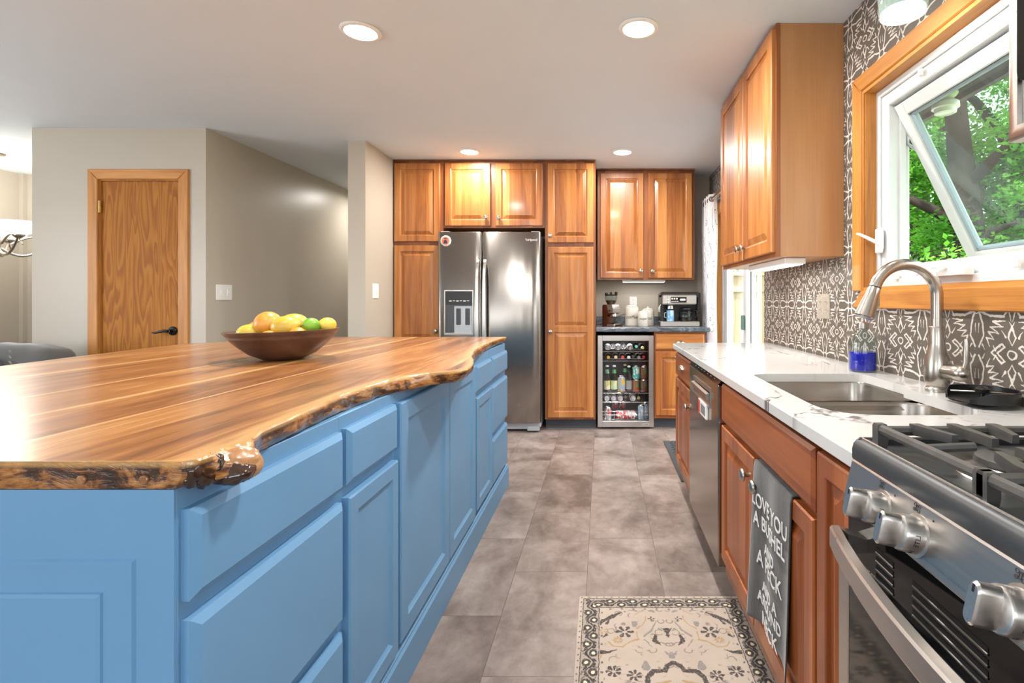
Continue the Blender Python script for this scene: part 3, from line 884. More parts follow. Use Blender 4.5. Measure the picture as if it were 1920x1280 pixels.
def interp(tab, y, k=1):
    for a, b in zip(tab, tab[1:]):
        if a[0] <= y <= b[0]:
            f = (y - a[0]) / (b[0] - a[0]); return a[k] + (b[k] - a[k]) * f
    return tab[-1][k]
ys = sorted(set([round(.737 + .018 * i, 4) for i in range(140) if .737 + .018 * i < 3.25] + [s[0] for s in ST]))
ZT, ZB = 0.940, 0.900
mb = MB(); top_rows = []; edge_rows = []; left_rows = []; bot_rows = []; sapv = []
for y in ys:
    xt, xb = interp(ST, y, 1), interp(ST, y, 2)
    n1 = mnoise.noise((y * 9, 1, 0)); n2 = mnoise.noise((y * 31, 5, 0)); n3 = mnoise.noise((y * 17, 9, 0))
    xt += .003 * n1 + .0015 * n2; xb += .004 * n3 + .0015 * n2
    kn = 1 if .775 < y < .85 else 0
    zb = ZB + .0005
    e = [(xt - .0035, ZT), (xt, ZT - .003)]
    for f in (.28, .5, .72, .9):
        bul = .004 * mnoise.noise((y * 22, f * 9, 3)) + .004 * math.sin(PI * f) * (1 + n2)
        e.append((xt + (xb - xt) * f + bul, ZT - .004 - (ZT - zb - .004) * f))
    e.append((xb - .002, zb))
    edge_rows.append([(x, y, z) for x, z in e])
    xl = interp(LT, y) + .008 * mnoise.noise((y * 6, 7, 0))
    top_rows.append([(x, y, ZT) for x in (xl + .004, xl + .06, -1.8, -1.4, -1.0, xt - .16, xt - .05, xt - .018, xt - .0035)])
    left_rows.append([(xl + .004, y, ZT), (xl, y, ZT - .005), (xl - .008, y, .922), (xl + .004, y, .908), (xl + .03, y, zb)])
    bot_rows.append([(xl + .03, y, zb), (xb - .002, y, zb)])
def strip(rows, m):
    mb.m = m; b = len(mb.v); n = len(rows[0])
    mb.add([p for r in rows for p in r], [(i * n + j, i * n + j + 1, (i + 1) * n + j + 1, (i + 1) * n + j) for i in range(len(rows) - 1) for j in range(n - 1)])
    return b, n
tb, tn = strip(top_rows, 0)
strip(edge_rows, 1); strip(left_rows, 1); strip(bot_rows, 1)
for k in (0, -1):                       # sawn near and far ends
    mb.m = 1
    loop = top_rows[k][:-1] + edge_rows[k] + left_rows[k][::-1][:-1]
    mb.add(loop, [tuple(range(len(loop)))])
slab = mb.build('live_edge_slab', [M['slab'], M['bark']], smooth=40, recalc=True)
at = slab.data.attributes.new('sap', 'FLOAT', 'POINT')
vals = [0.0] * len(slab.data.vertices)
for i in range(len(top_rows)):
    for j, w in ((tn - 1, 1.0), (tn - 2, .75), (tn - 3, .25)):
        vals[tb + i * tn + j] = w
for j in range(tn):
    vals[tb + j] = max(vals[tb + j], .8)
at.data.foreach_set('value', vals)
tag(slab, 'long glossy brown wood slab with a wavy live edge topping the blue island', 'worktop')
def lump(mb, c, rx, ry, rz, amp, fr, n=30, m=20):
    b = len(mb.v); mb.ball(c, rx, ry, rz, n, m)
    for i in range(b, len(mb.v)):
        p = Vector(mb.v[i]); d = p - Vector(c); k = 1 + amp * mnoise.noise(p * fr) + amp * .5 * mnoise.noise(p * fr * 2.7)
        mb.v[i] = tuple(Vector(c) + d * k)
mb = MB(); lump(mb, (-.591, .824, .909), .046, .034, .029, .16, 40)
mb.build('knot', M['knot_wood'], slab, smooth=80)
mb = MB(); lump(mb, (-.574, .806, .901), .0305, .024, .0175, .2, 60)
mb.build('knot_heart', M['bark_dark'], slab, smooth=80)
mb = MB(); lump(mb, (-.593, .772, .916), .014, .020, .0225, .5, 70); lump(mb, (-.585, .786, .912), .012, .014, .019, .5, 80); lump(mb, (-.597, .753, .920), .011, .013, .019, .4, 70)
mb.build('bark_pocket', M['bark_dark'], slab, smooth=80)
for x in (-.742, -.653): MB().lathe([(.0065, -.002), (.0065, .002), (.0055, .003)], (x, .7365, .914), 16, '-y').build('wood_plug', M['knot_wood'], slab)

# ---------------------------------------------------------------- right-hand run of base cabinets
FR = 0.488
PR = FX(FR)
def base_box(mb, y0, y1, x0=FR, x1=WX - .002, top=.859):
    mb.box(x0, x0 + .019, y0, y1, .10, top)                 # face
    mb.box(x1 - .012, x1, y0, y1, .10, top)
    mb.box(x0 + .019, x1 - .012, y0, y0 + .016, .10, top); mb.box(x0 + .019, x1 - .012, y1 - .016, y1, .10, top)
    mb.box(x0 + .019, x1 - .012, y0 + .016, y1 - .016, .10, .118)
def right_unit(label, y0, y1, name='base_cabinet'):
    t = thing(name, label, 'cabinet', ((FR + WX) / 2, (y0 + y1) / 2, 0))
    mb = MB(); base_box(mb, y0 + .0006, y1 - .0006); mb.build('body', M['carcass'], t, smooth=0)
    MB().box(.548, 1.0, y0 + .001, y1 - .001, 0, .0995).build('toe_kick', M['shadowgap'], t, smooth=0)
    return t
def rdoor(t, y0, y1, z0, z1, kn=None, st=.05):
    mb = MB(); raised_front(mb, PR, y0, y1, z0, z1, .020, st); d = mb.build('door', M['cherry_red'], t, smooth=0)
    if kn: knob(PR, kn[0], kn[1], .020, M['nickel'], d)
    return d
def rdrawer(t, y0, y1, z0, z1):
    mb = MB(); slab_front(mb, PR, y0, y1, z0, z1, .021, .010, .007); return mb.build('drawer_front', M['cherry_red_y'], t, smooth=0)
t = right_unit('narrow red-brown base cabinet with a cup-pull drawer at the far end past the dishwasher', 2.70, 3.30)
d = rdrawer(t, 2.722, 3.262, .705, .842); cup_pull(PR, 2.99, .78, .021, M['nickel'], d)
rdoor(t, 2.722, 3.262, .165, .690, (2.752, .600))
t = right_unit('red-brown sink base cabinet with a wide false front over two doors, below the sink', 1.132, 2.028)
mb = MB(); slab_front(mb, PR, 1.142, 2.018, .700, .844, .021, .010, .007); mb.build('false_front', M['cherry_red_y'], t, smooth=0)
rdoor(t, 1.590, 2.018, .165, .684, (1.636, .617)); rdoor(t, 1.142, 1.582, .165, .684, (1.530, .617))
t = right_unit('slim red-brown cabinet with one full-height door squeezed between sink base and stove', 0.947, 1.132, 'filler_cabinet')
rdoor(t, .953, 1.124, .165, .842, None, .042)

# dishwasher
t = thing('dishwasher', 'stainless dishwasher between the two red-brown base cabinets', 'dishwasher', (.78, 2.363, 0))
MB().box(.50, 1.08, 2.036, 2.690, .10, .855).build('tub_body', M['shadowgap'], t, smooth=0)
MB().box(.548, 1.0, 2.036, 2.69, 0, .0995).build('toe_kick', M['black'], t, smooth=0)
MB().box(.459, .499, 2.034, 2.692, .118, .836, .004).build('door', M['steel_dw'], t)
mb = MB()
mb.rings([[(.459, y, .837), (.497, y, .837), (.497, y, .853), (.474, y, .856)] for y in (2.034, 2.692)])
cp = mb.build('control_panel', M['gloss_black'], t, smooth=0)
mb = MB()
for k in range(7): mb.box(.4655, .4675, 2.12 + k * .07, 2.14 + k * .07, .8475, .8495)
mb.build('indicator', M['fridge_side'], cp, smooth=0)
mb = MB()
PD = FX(.459)
mb.nest(PD, 2.17, 2.56, .715, .80, [(0, 0), (0, .004), (.006, .005), (.010, .002), (.03, -.001)], back=False)
mb.rings([[PD(y, .742, .001), PD(y, .752, .016), PD(y, .772, .018), PD(y, .776, .004)] for y in (2.185, 2.545)])
mb.build('pocket_handle', M['steel'], t, smooth=0)
t2 = thing('dishwasher_sign', 'small white sliding clean-dirty sign with red end stuck on the dishwasher door', 'sign', (.452, 2.30, .655))
MB().box(.447, .4585, 2.215, 2.385, .655, .722, .003).build('frame', M['white'], t2, smooth=0)
MB().box(.4455, .4485, 2.345, 2.380, .660, .717, .001).build('slider', mat('red_plastic', (205, 52, 40), .4), t2, smooth=0)
mb = MB()
for k in range(5): mb.box(.4460, .4472, 2.235 + k * .02, 2.244 + k * .02, .668, .708)
mb.build('lettering', M['ink'], t2, smooth=0)

# ---------------------------------------------------------------- quartz worktop with the sink cut-out
def rounded(poly, rad, n=5):
    out = []
    m = len(poly)
    for i in range(m):
        p = Vector(poly[i]); a = Vector(poly[i - 1]); b = Vector(poly[(i + 1) % m])
        r = rad[i] if isinstance(rad, (list, tuple)) else rad
        if r <= 0: out.append(tuple(p)); continue
        da = (a - p).normalized(); db = (b - p).normalized()
        q0 = p + da * r; q1 = p + db * r
        for k in range(n + 1):
            f = k / n
            out.append(tuple(q0 * (1 - f) ** 2 + p * (2 * f * (1 - f)) + q1 * f * f))
    return out
hole = rounded([(.565, 1.258), (.965, 1.258), (.965, 1.648), (.995, 1.66), (.995, 1.968), (.568, 1.968)], [.14, .10, .0, .015, .05, .06])
outer = [(.463, .947), (WX - .001, .947), (WX - .001, 3.41), (.515, 3.41), (.475, 3.385), (.463, 3.34)]
bm = bmesh.new()
zt, zb = .890, .860
def ring(pts, z): return [bm.verts.new((p[0], p[1], z)) for p in pts]
def edges(vs): return [bm.edges.new((vs[i], vs[(i + 1) % len(vs)])) for i in range(len(vs))]
cx_, cy_ = .787, 2.1
outer_i = [(p[0] + (.003 if p[0] < cx_ else 0), p[1] + (.003 if p[1] < cy_ else -.003)) for p in outer]
ot, om, ob = ring(outer_i, zt), ring(outer, zt - .003), ring(outer, zb)
ht, hb = ring(hole, zt), ring(hole, zb)
bmesh.ops.triangle_fill(bm, edges=edges(ot) + edges(ht), use_beauty=True)
bmesh.ops.triangle_fill(bm, edges=edges(ob) + edges(hb), use_beauty=True)
for A, B in ((ot, om), (om, ob), (ht, hb)):
    for i in range(len(A)):
        j = (i + 1) % len(A); bm.faces.new((A[i], A[j], B[j], B[i]))
bmesh.ops.recalc_face_normals(bm, faces=bm.faces[:])
me = bpy.data.meshes.new('quartz_worktop'); bm.to_mesh(me); bm.free(); me.materials.append(M['quartz'])
ct = bpy.data.objects.new('quartz_worktop', me); COL.objects.link(ct); WP[ct.name] = Vector((0, 0, 0))
tag(ct, 'white quartz worktop with grey veins running past the sink to the stove', 'worktop')

# undermount double sink
sk = thing('sink', 'stainless double-bowl sink set under the white quartz worktop', 'sink', (.78, 1.6, .66))
def bowl(y0, y1, x0, x1, zt, zbm, rad):
    mb = MB()
    def lp(i, z, r): return [(p[0], p[1], z) for p in rounded([(x0 + i, y0 + i), (x1 - i, y0 + i), (x1 - i, y1 - i), (x0 + i, y1 - i)], r, 6)]
    L = [lp(-.002, zt, rad), lp(0, zt - .006, rad), lp(.006, zbm + .05, rad * .9), lp(.012, zbm + .02, rad * .85), lp(.035, zbm + .003, rad * .7), lp(.10, zbm, rad * .5)]
    mb.rings(L, False, True)
    return mb
bowl(1.60, 1.972, .572, .992, .8595, .68, .06).build('bowl', M['steel_sink'], sk, smooth=50)
bowl(1.252, 1.578, .568, .972, .8595, .68, .09).build('bowl', M['steel_sink'], sk, smooth=50)
mb = MB()
mb.rings([[(.566, 1.570, .835), (.566, 1.574, .8475), (.566, 1.604, .8475), (.566, 1.608, .835)], [(.985, 1.570, .835), (.985, 1.574, .8475), (.985, 1.604, .8475), (.985, 1.608, .835)]])
mb.build('divider', M['steel_sink'], sk, smooth=50)
for y in (1.786, 1.415): MB().lathe([(.045, 0), (.045, .002), (.036, .003), (.030, -.004 + .006)], (.78, y, .681), 20).build('drain', M['nickel'], sk)

# pull-down tap
fx, fy, fz = 1.036, 1.593, .8905
fc = thing('kitchen_tap', 'tall brushed-nickel gooseneck pull-down tap behind the sink', 'tap', (fx, fy, fz))
mb = MB()
mb.lathe([(.033, 0), (.033, .008), (.030, .011), (.029, .016), (.0325, .020), (.036, .045), (.037, .065), (.034, .095), (.028, .120), (.0235, .140), (.0225, .150), (.0225, .196), (.021, .200)], (fx, fy, fz), 32)
mb.build('tap_body', M['nickel'], fc)
pts = [(fx, fy, fz + .195), (fx, fy, fz + .25), (fx, fy, fz + .30)]
rr_ = .098; zc = fz + .293
for k in range(1, 15):
    a = PI * k / 14 * .90
    pts.append((fx - rr_ + rr_ * math.cos(a), fy, zc + rr_ * math.sin(a)))
a = PI * .90; tx, tz = -math.sin(a), math.cos(a)
ex, ez = pts[-1][0], pts[-1][2]
MB().tube(pts, .0175, 18, up=(0, 1, 0)).build('spout', M['nickel'], fc)
dirn = Vector((-.33, 0, -.94)).normalized()
mb = MB()
mb.lathe([(.0170, -.01), (.0180, .0), (.0175, .004), (.0185, .006), (.020, .03), (.028, .085), (.0295, .098), (.027, .102), (.010, .103)], (ex, fy, ez), 28, d=dirn)
sh = mb.build('spray_head', M['nickel'], fc)
mb = MB(); mb.lathe([(.0183, .0015), (.0188, .003), (.0183, .0045)], (ex, fy, ez), 28, d=dirn); mb.build('seam_ring', M['black'], sh)
mb = MB(); c = Vector((ex, fy, ez)) + dirn * .05 + Vector((.021, -.006, .004)); mb.box(c.x - .004, c.x + .004, c.y - .008, c.y + .008, c.z - .022, c.z + .018, .003); mb.build('spray_button', M['nickel'], sh)
mb = MB()
mb.lathe([(.020, 0), (.021, .03), (.024, .045), (.025, .060), (.022, .076), (.012, .086), (.001, .088)], (fx + .002, fy - .02, fz + .066), 24, d=(.22, -1, 0))
hb_ = mb.build('handle_hub', M['nickel'], fc)
MB().tube([(fx + .018, fy - .09, fz + .066), (fx + .022, fy - .096, fz + .10), (fx + .022, fy - .098, fz + .155), (fx + .021, fy - .098, fz + .168)], [.010, .0095, .008, .0065], 14).build('lever', M['nickel'], fc)

# soap bottle
sb = thing('soap_dispenser', 'ribbed clear glass soap bottle half full of blue liquid behind the sink', 'soap bottle', (1.03, 2.035, .8905))
n = 40
def ribbed(r, z, amp): return [(1.03 + (r + amp * (1 if j % 2 else -1)) * math.cos(2 * PI * j / n), 2.035 + (r + amp * (1 if j % 2 else -1)) * math.sin(2 * PI * j / n), .8905 + z) for j in range(n)]
mb = MB(); mb.rings([ribbed(.044, 0, 0), ribbed(.050, .004, .0), ribbed(.0505, .012, .0009), ribbed(.0505, .115, .0009), ribbed(.047, .132, .0008), ribbed(.035, .148, .0006), ribbed(.022, .156, 0), ribbed(.019, .160, 0), ribbed(.019, .172, 0)], True, True)
mb.build('bottle', M['glass_clear'], sb, smooth=25)
mb = MB(); mb.lathe([(.046, .006), (.0485, .010), (.0485, .078)], (1.03, 2.035, .8905), 40); mb.build('blue_soap', mat('blue_liquid_soap', (22, 30, 190), .1, coat=.6), sb)
mb = MB(); mb.lathe([(.021, .168), (.0225, .170), (.0225, .190), (.019, .194), (.008, .196), (.006, .215), (.011, .217), (.011, .226)], (1.03, 2.035, .8905), 24); mb.tube([(1.03, 2.035, 1.1125), (1.005, 2.05, 1.1125), (.985, 2.06, 1.105)], .005, 8); mb.build('pump', M['nickel'], sb)

# black dish with wire clip beside the tap
dh = thing('scrubber_dish', 'round black open-sided dish on a small foot, on the worktop beside the tap', 'dish', (1.022, 1.385, .8905))
mb = MB(); c0 = Vector((1.022, 1.385, .8905)); n = 36; R0 = .082
rr = []
for j in range(n + 1):
    a = R(215) + R(300) * j / n
    k = min(1.0, min(j, n - j) / 4.0)
    h = .022 + .020 * k; ca, sa = math.cos(a), math.sin(a)
    rr.append([c0 + Vector((ca * q, sa * q, z)) for q, z in ((R0 - .005, .014), (R0, .012), (R0 + .001, h), (R0 - .004, h))])
mb.rings(rr)
mb.lathe([(.03, 0), (.034, .003), (.034, .008), (.078, .011), (.080, .015), (.072, .016), (.001, .016)], c0, 32)
mb.build('dish', M['black'], dh)
mb = MB(); mb.tube([c0 + Vector((-.055, .045, .030)), c0 + Vector((0, 0, .034)), c0 + Vector((.062, -.04, .034))], .0022, 6); mb.build('wire', M['nickel'], dh)
mb = MB(); mb.lathe([(.006, .0155), (.006, .03), (.017, .034), (.018, .042), (.010, .048), (.001, .049)], c0, 20); mb.build('dish_knob', M['black'], dh)
# ---------------------------------------------------------------- gas range
RY0, RY1 = 0.182, 0.942
rg = thing('gas_range', 'stainless gas range with black cast-iron grates at the near end of the worktop', 'stove', (.78, .56, 0))
MB().box(.462, 1.085, RY0, RY1, .03, .876).build('body', M['enamel'], rg, smooth=0)
mb = MB()
for y in (RY0 + .05, RY1 - .05):
    for x in (.52, 1.04): mb.lathe([(.018, 0), (.018, .032)], (x, y, 0), 12)
mb.build('foot', M['black'], rg)
# sloping control panel
mb = MB(); prof = [(.475, .800), (.4435, .802), (.441, .806), (.4575, .878), (.460, .882), (.475, .882)]
mb.rings([[(x, y, z) for x, z in prof] for y in (RY0, RY1)])
cpn = mb.build('control_panel', M['steel'], rg, smooth=0)
CN = Vector((-.974, 0, .2232)).normalized(); CU = Vector((.2232, 0, .974)).normalized()
def CP(y, v, w):     # y along the range (reads towards the camera's right), v up the panel, w outwards
    p = Vector((.4492, y, .842)) + CU * v + CN * w
    return (p.x, p.y, p.z)
for i, y in enumerate((.826, .733, .549, .365, .272)):
    mb = MB(); c = CP(y, -.006, 0)
    mb.lathe([(.0300, 0), (.0300, .002), (.0255, .003), (.0250, .026), (.0235, .029), (.0205, .030)], c, 40, d=CN)
    k = mb.build('knob', M['steel_x'], rg)
    # grip: a thick fin across the dial, rounded at both ends
    mb = MB(); poly = []
    for j in range(9): a = PI * j / 8; poly.append((.0085 * math.cos(a), .014 + .0095 * math.sin(a)))
    for j in range(9): a = PI + PI * j / 8; poly.append((.0085 * math.cos(a), -.014 + .0095 * math.sin(a)))
    mb.prism(poly, lambda u, v, w, y=y: CP(y + u, v - .006, w), .028, .057, .003)
    mb.build('grip', M['steel_x'], k)
    mb = MB(); P = lambda u, v, w, y=y: CP(y + u, v - .006, w)
    a = Vector(P(-.0012, .012, .0572)); mb.prism([(-.0012, .012), (.0012, .012), (.0012, .020), (-.0012, .020)], P, .0565, .0577)
    mb.build('pointer', M['black'], k, smooth=0)
    if i < 3:
        def KP(u, v, w, y=y, r=.0252):       # wrap lettering round the dial's side
            ang = -.05 - u / r
            return CP(y - (r + w) * math.cos(ang), -.006 + (r + w) * math.sin(ang), .014 + v)
        text('lettering', 'LITE', .0098, lambda u, v, w: KP(u - .000, v, w + .0002), M['ink'], k, .0003)
        text('lettering', 'HI  9', .0088, lambda u, v, w: KP(u + .026, v, w + .0002), M['ink'], k, .0003)
    mb = MB()
    for (du, dv) in ((.010, .0), (-.010, 0), (.010, .011), (-.010, .011)):
        c = Vector(CP(y + .012 + du * .5, .026 + dv * .6, .0003)); mb.tube([c + Vector((0, .0024 * math.cos(q * PI / 5), 0)) + CU * (.0024 * math.sin(q * PI / 5)) for q in range(10)], .0004, 4, closed=True)
    c = Vector(CP(y + .012, .0292, .0003)); mb.tube([c + Vector((0, .0018 * math.cos(q * PI / 5), 0)) + CU * (.0046 * math.sin(q * PI / 5)) for q in range(10)], .0004, 4, closed=True)
    c = CP(y + .017, .026, 0); mb.lathe([(.0022, 0), (.0022, .0006)], c, 10, d=CN)
    c = CP(y - .026, .026, 0); mb.lathe([(.0016, 0), (.0016, .0006)], c, 10, d=CN)
    mb.build('burner_mark', M['ink'], cpn, smooth=0)
# cooktop tray with a rounded front edge
mb = MB(); prof = [(.462, .8768), (.4575, .884), (.4575, .900), (.460, .910), (.466, .917), (.474, .920), (.484, .919), (.492, .914), (.505, .908), (1.05, .908), (1.06, .918), (1.085, .922), (1.085, .8768)]
mb.rings([[(x, y, z) for x, z in prof] for y in (RY0, RY1)])
mb.build('cooktop', M['enamel'], rg, smooth=50)
mb = MB(); mb.tube([(.4735, RY0 + .003, .9195), (.4735, RY1 - .003, .9195)], .0022, 8); mb.build('front_trim', M['steel_x'], rg)
mb = MB(); mb.box(.466, 1.085, RY1 - .010, RY1 - .001, .905, .9215, .003); mb.build('side_trim', M['enamel'], rg)
def burner(x, y, r):
    mb = MB(); mb.lathe([(r * 1.5, 0), (r * 1.45, .004), (r * 1.02, .009), (r, .016), (r * .95, .017)], (x, y, .9082), 32)
    b = mb.build('burner', M['steel_x'], rg)
    mb = MB(); mb.lathe([(r * 1.04, .0172), (r * 1.06, .020), (r * 1.02, .027), (r * .9, .0295), (.001, .030)], (x, y, .9082), 32); mb.build('burner_cap', M['iron'], b)
for x, y, r in ((.615, .765, .050), (.905, .765, .038), (.76, .555, .042), (.615, .345, .045), (.905, .345, .038)): burner(x, y, r)
def bar(mb, pts, w=.0085, h=.0085, z=.9475):
    mb.tube([(p[0], p[1], (p[2] if len(p) > 2 else z)) for p in pts], w, 8, flat=h / w, up=(0, 0, 1))
def grate(y0, y1):
    mb = MB(); yc = (y0 + y1) / 2; x0, x1 = .484, 1.045
    zt = .9475
    bar(mb, [(x0, y0, zt), (x0, y1, zt)]); bar(mb, [(x1, y0, zt), (x1, y1, zt)])
    bar(mb, [(x0, y1, zt - .004), (x1, y1, zt - .004)]); bar(mb, [(x0, y0, zt - .004), (x1, y0, zt - .004)])
    bar(mb, [((x0 + x1) / 2, y0, zt - .002), ((x0 + x1) / 2, y1, zt - .002)])
    for x in (x0, x1):
        for y in (y0, y1):
            mb.rings([[(x + a * k, y + b * k, z) for a, b in ((-.009, -.009), (.009, -.009), (.009, .009), (-.009, .009))] for z, k in ((.909, .8), (.925, 1.0), (.952, 1.0), (.9565, .8))])
    for x in (.543, .608, .675, .84, .905, .97):
        for y, s in ((y1, -1), (y0, 1)):
            L = .10 if abs(x - .608) < .01 or abs(x - .905) < .01 else .078
            off = .018 if x < .60 or (.7 < x < .86) else (-.018 if L < .09 else 0)
            mb.rings([[(x - .0085, y, .942), (x + .0085, y, .942), (x + .0085, y, .9565), (x - .0085, y, .9565)],
                      [(x - .0085, y + s * .015, .939), (x + .0085, y + s * .015, .939), (x + .0085, y + s * .015, .957), (x - .0085, y + s * .015, .957)],
                      [(x + off - .006, y + s * L, .943), (x + off + .006, y + s * L, .943), (x + off + .005, y + s * L, .9565), (x + off - .005, y + s * L, .9565)]])
    for x, s in ((x0, 1), ((x0 + x1) / 2, -1), ((x0 + x1) / 2, 1), (x1, -1)):
        bar(mb, [(x, yc, zt), (x + s * .075, yc, zt + .003)], .007, .007)
    mb.build('grate', M['iron'], rg, smooth=40)
grate(.652, .896); grate(.440, .645 - .0); grate(.222, .433)
# vent trim and oven door
mb = MB(); mb.box(.450, .4615, RY0 + .002, RY1 - .002, .702, .800)
vt = mb.build('vent_trim', M['gloss_black'], rg, smooth=0)
mb = MB()
for y0, y1 in ((.795, .845), (.60, .745), (.36, .52), (.27, .32)):
    for z in (.760, .746, .732, .718):
        mb.rings([[(.4496, y, z - .004), (.4480, y, z - .003), (.4480, y, z - .0015), (.4496, y, z - .0005)] for y in (y0, y1)])
mb.build('vent_lip', mat('grey_vent_lip', (96, 92, 88), .3, .4), vt, smooth=0)
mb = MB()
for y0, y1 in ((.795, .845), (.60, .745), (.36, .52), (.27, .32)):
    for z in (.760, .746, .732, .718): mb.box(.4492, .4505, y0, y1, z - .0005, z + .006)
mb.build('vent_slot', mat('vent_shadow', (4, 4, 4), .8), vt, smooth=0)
dr = MB().box(.434, .4605, RY0 + .004, RY1 - .006, .19, .698, .003).build('oven_door', M['enamel'], rg, smooth=0)
mb = MB(); PO = FX(.434); a0, a1, b0, b1 = RY0 + .006, RY1 - .008, .192, .696
for (u0, u1, v0, v1) in ((a0, a0 + .036, b0, b1), (a1 - .036, a1, b0, b1), (a0 + .036, a1 - .036, b0, b0 + .06), (a0 + .036, a1 - .036, b1 - .02, b1)):
    p, q = PO(u0, v0, -.002), PO(u1, v1, .005); mb.box(p[0], q[0], u0, u1, v0, v1, .0015)
mb.build('door_frame', M['steel'], dr, smooth=0)
MB().box(.4305, .4338, a0 + .037, a1 - .037, b0 + .061, b1 - .021).build('door_glass', M['gloss_black'], dr, smooth=0)
mb = MB(); prof = [(.4005, .741), (.4020, .737), (.418, .737), (.420, .740), (.420, .772), (.417, .7755), (.4035, .7755), (.4005, .772)]
hy = [RY0 + .03 + (.906 - RY0 - .03) * k / 24 for k in range(25)]
mb.rings([[(x - .042 * (1 - ((y - .559) / .347) ** 2), y, z) for x, z in prof] for y in hy])
for y0, y1 in ((.874, .906), (RY0 + .03, RY0 + .062)):
    mb.rings([[(.418, y, .742), (.418, y, .774), (.4505, y, .764), (.4505, y, .742)] for y in (y0, y1)])
mb.build('door_handle', M['steel'], dr, smooth=20)
MB().box(.436, .4605, RY0 + .004, RY1 - .006, .045, .180, .003).build('bottom_drawer', M['steel'], rg, smooth=0)

# ---------------------------------------------------------------- microwave over the range
mw = thing('microwave', 'stainless over-the-range microwave hung high on the papered wall, only its edge in view', 'microwave', (.92, .56, 1.455))
MB().box(.765, WX - .001, .182, .940, 1.455, 1.88, .004).build('body', M['steel'], mw)
mb = MB(); P = FX(.765)
mb.nest(P, .182, .940, 1.457, 1.878, [(0, 0), (0, .022), (.006, .027), (.024, .027), (.026, .020)], fill=True)
mb.build('door', M['steel'], mw, smooth=40)
mb = MB(); poly = rounded([(.36, 1.555), (.917, 1.555), (.917, 1.855), (.36, 1.855)], .02, 5); mb.prism(poly, P, .019, .0275, .001); mb.build('door_glass', M['gloss_black'], mw, smooth=0)
MB().tube([(.715, .33, 1.53), (.705, .33, 1.56), (.705, .33, 1.80), (.715, .33, 1.83)], .010, 10).build('door_handle', M['steel'], mw)

# ---------------------------------------------------------------- wall cabinet on the right
uc = thing('wall_cabinet', 'tall cherry wall cabinet with two raised-panel doors beside the sink window', 'cabinet', (.955, 2.875, 1.37))
UX = .800
MB().box(UX + .019, WX - .001, 2.362, 3.388, 1.372, 2.438).build('body', M['cherry_side'], uc, smooth=0)
mb = MB(); PU_ = FX(UX)
mb.box(UX, UX + .019, 2.360, 2.395, 1.370, 2.439); mb.box(UX, UX + .019, 3.355, 3.390, 1.370, 2.439)
mb.box(UX, UX + .019, 2.395, 3.355, 1.370, 1.41); mb.box(UX, UX + .019, 2.395, 3.355, 2.40, 2.439); mb.box(UX + .003, UX + .019, 2.395, 3.355, 1.41, 2.40)
mb.build('face_frame', M['carcass'], uc, smooth=0)
for (y0, y1, ky) in ((2.372, 2.848, 2.806), (2.856, 3.378, 2.898)):
    mb = MB(); raised_front(mb, PU_, y0, y1, 1.392, 2.418, .021, .058); d = mb.build('door', M['cherry'], uc, smooth=0)
    knob(PU_, ky, 1.455, .021, M['nickel'], d)
mb = MB(); mb.box(.86, .96, 2.42, 3.02, 1.342, 1.3715, .004)
ul = tag(mb.build('under_cabinet_light', M['white']), 'white strip light fixed under the right-hand wall cabinet', 'light')
MB().box(.868, .952, 2.44, 3.00, 1.3385, 1.3425).build('lens', M['strip'], ul)
l = light('strip_glow', 'AREA', (.91, 2.72, 1.335), (0, 0, 0), 2.0, (1, .96, .9), .08, .5)

# ---------------------------------------------------------------- towel hung over the sink cabinet's right door
def tow(y, z):
    """front face of the towel"""
    s = (1.57 - y) / .30; f = (.69 - z) / .45
    return .4615 - .006 * math.sin(s * 11 + f * 1.6) * (.3 + .7 * f) - .007 * f * math.sin(s * 5 + 2.0) - .006 * f
mb = MB(); rows = []
NY = 40
for j in range(-6, 31):
    row = []
    for i in range(NY + 1):
        s = i / NY
        if j >= 0:
            f = j / 30.0
            yy0, yy1 = 1.562 + .012 * f, 1.262 + .020 * f - .02 * f * f
            y = yy0 + (yy1 - yy0) * s
            bot = .213 + .032 * math.sin(s * 3.0) + .01 * s
            z = .686 - f * (.686 - bot)
            row.append((tow(y, z) if j > 0 else tow(y, z) + .004, y, z + (.0035 if j == 0 else 0)))
        else:
            y = 1.562 - .30 * s; q = -j / 6.0
            row.append((.4655 + min(q * 4, 1) * .021 if q < .3 else .4865, y, .6905 if q < .5 else .6905 - (q - .5) * .008))
    rows.append(row)
n = NY + 1
mb.add([p for r in rows for p in r], [(i * n + j, i * n + j + 1, (i + 1) * n + j + 1, (i + 1) * n + j) for i in range(len(rows) - 1) for j in range(NY)])
def towel_mat():
    m = bpy.data.materials.new('grey_washed_towel'); g = G(m); x, y, z = g.sep(g.obj())
    a = g.noise(g.comb(y * 26.0, z * 5.0, 0), 1.0, 4, .65, .6); b = g.noise(g.comb(y * 300.0, z * 300.0, 0), 1.0, 2)
    f = (a - .5) * 1.3 + (b - .5) * .5 + .42
    g.color(g.ramp(f, [(.2, (26, 25, 25)), (.5, (48, 47, 46)), (.75, (78, 76, 75)), (.95, (128, 126, 124))])); g.set(rough=.95, sheen=.3)
    g.bump(b, .5, .001)
    return m
tw = mb.build('tea_towel', towel_mat(), smooth=60)
sd = tw.modifiers.new('thickness', 'SOLIDIFY'); sd.thickness = .003; sd.offset = -1
tag(tw, 'grey tea towel with white lettering hung over the sink cabinet door', 'towel')
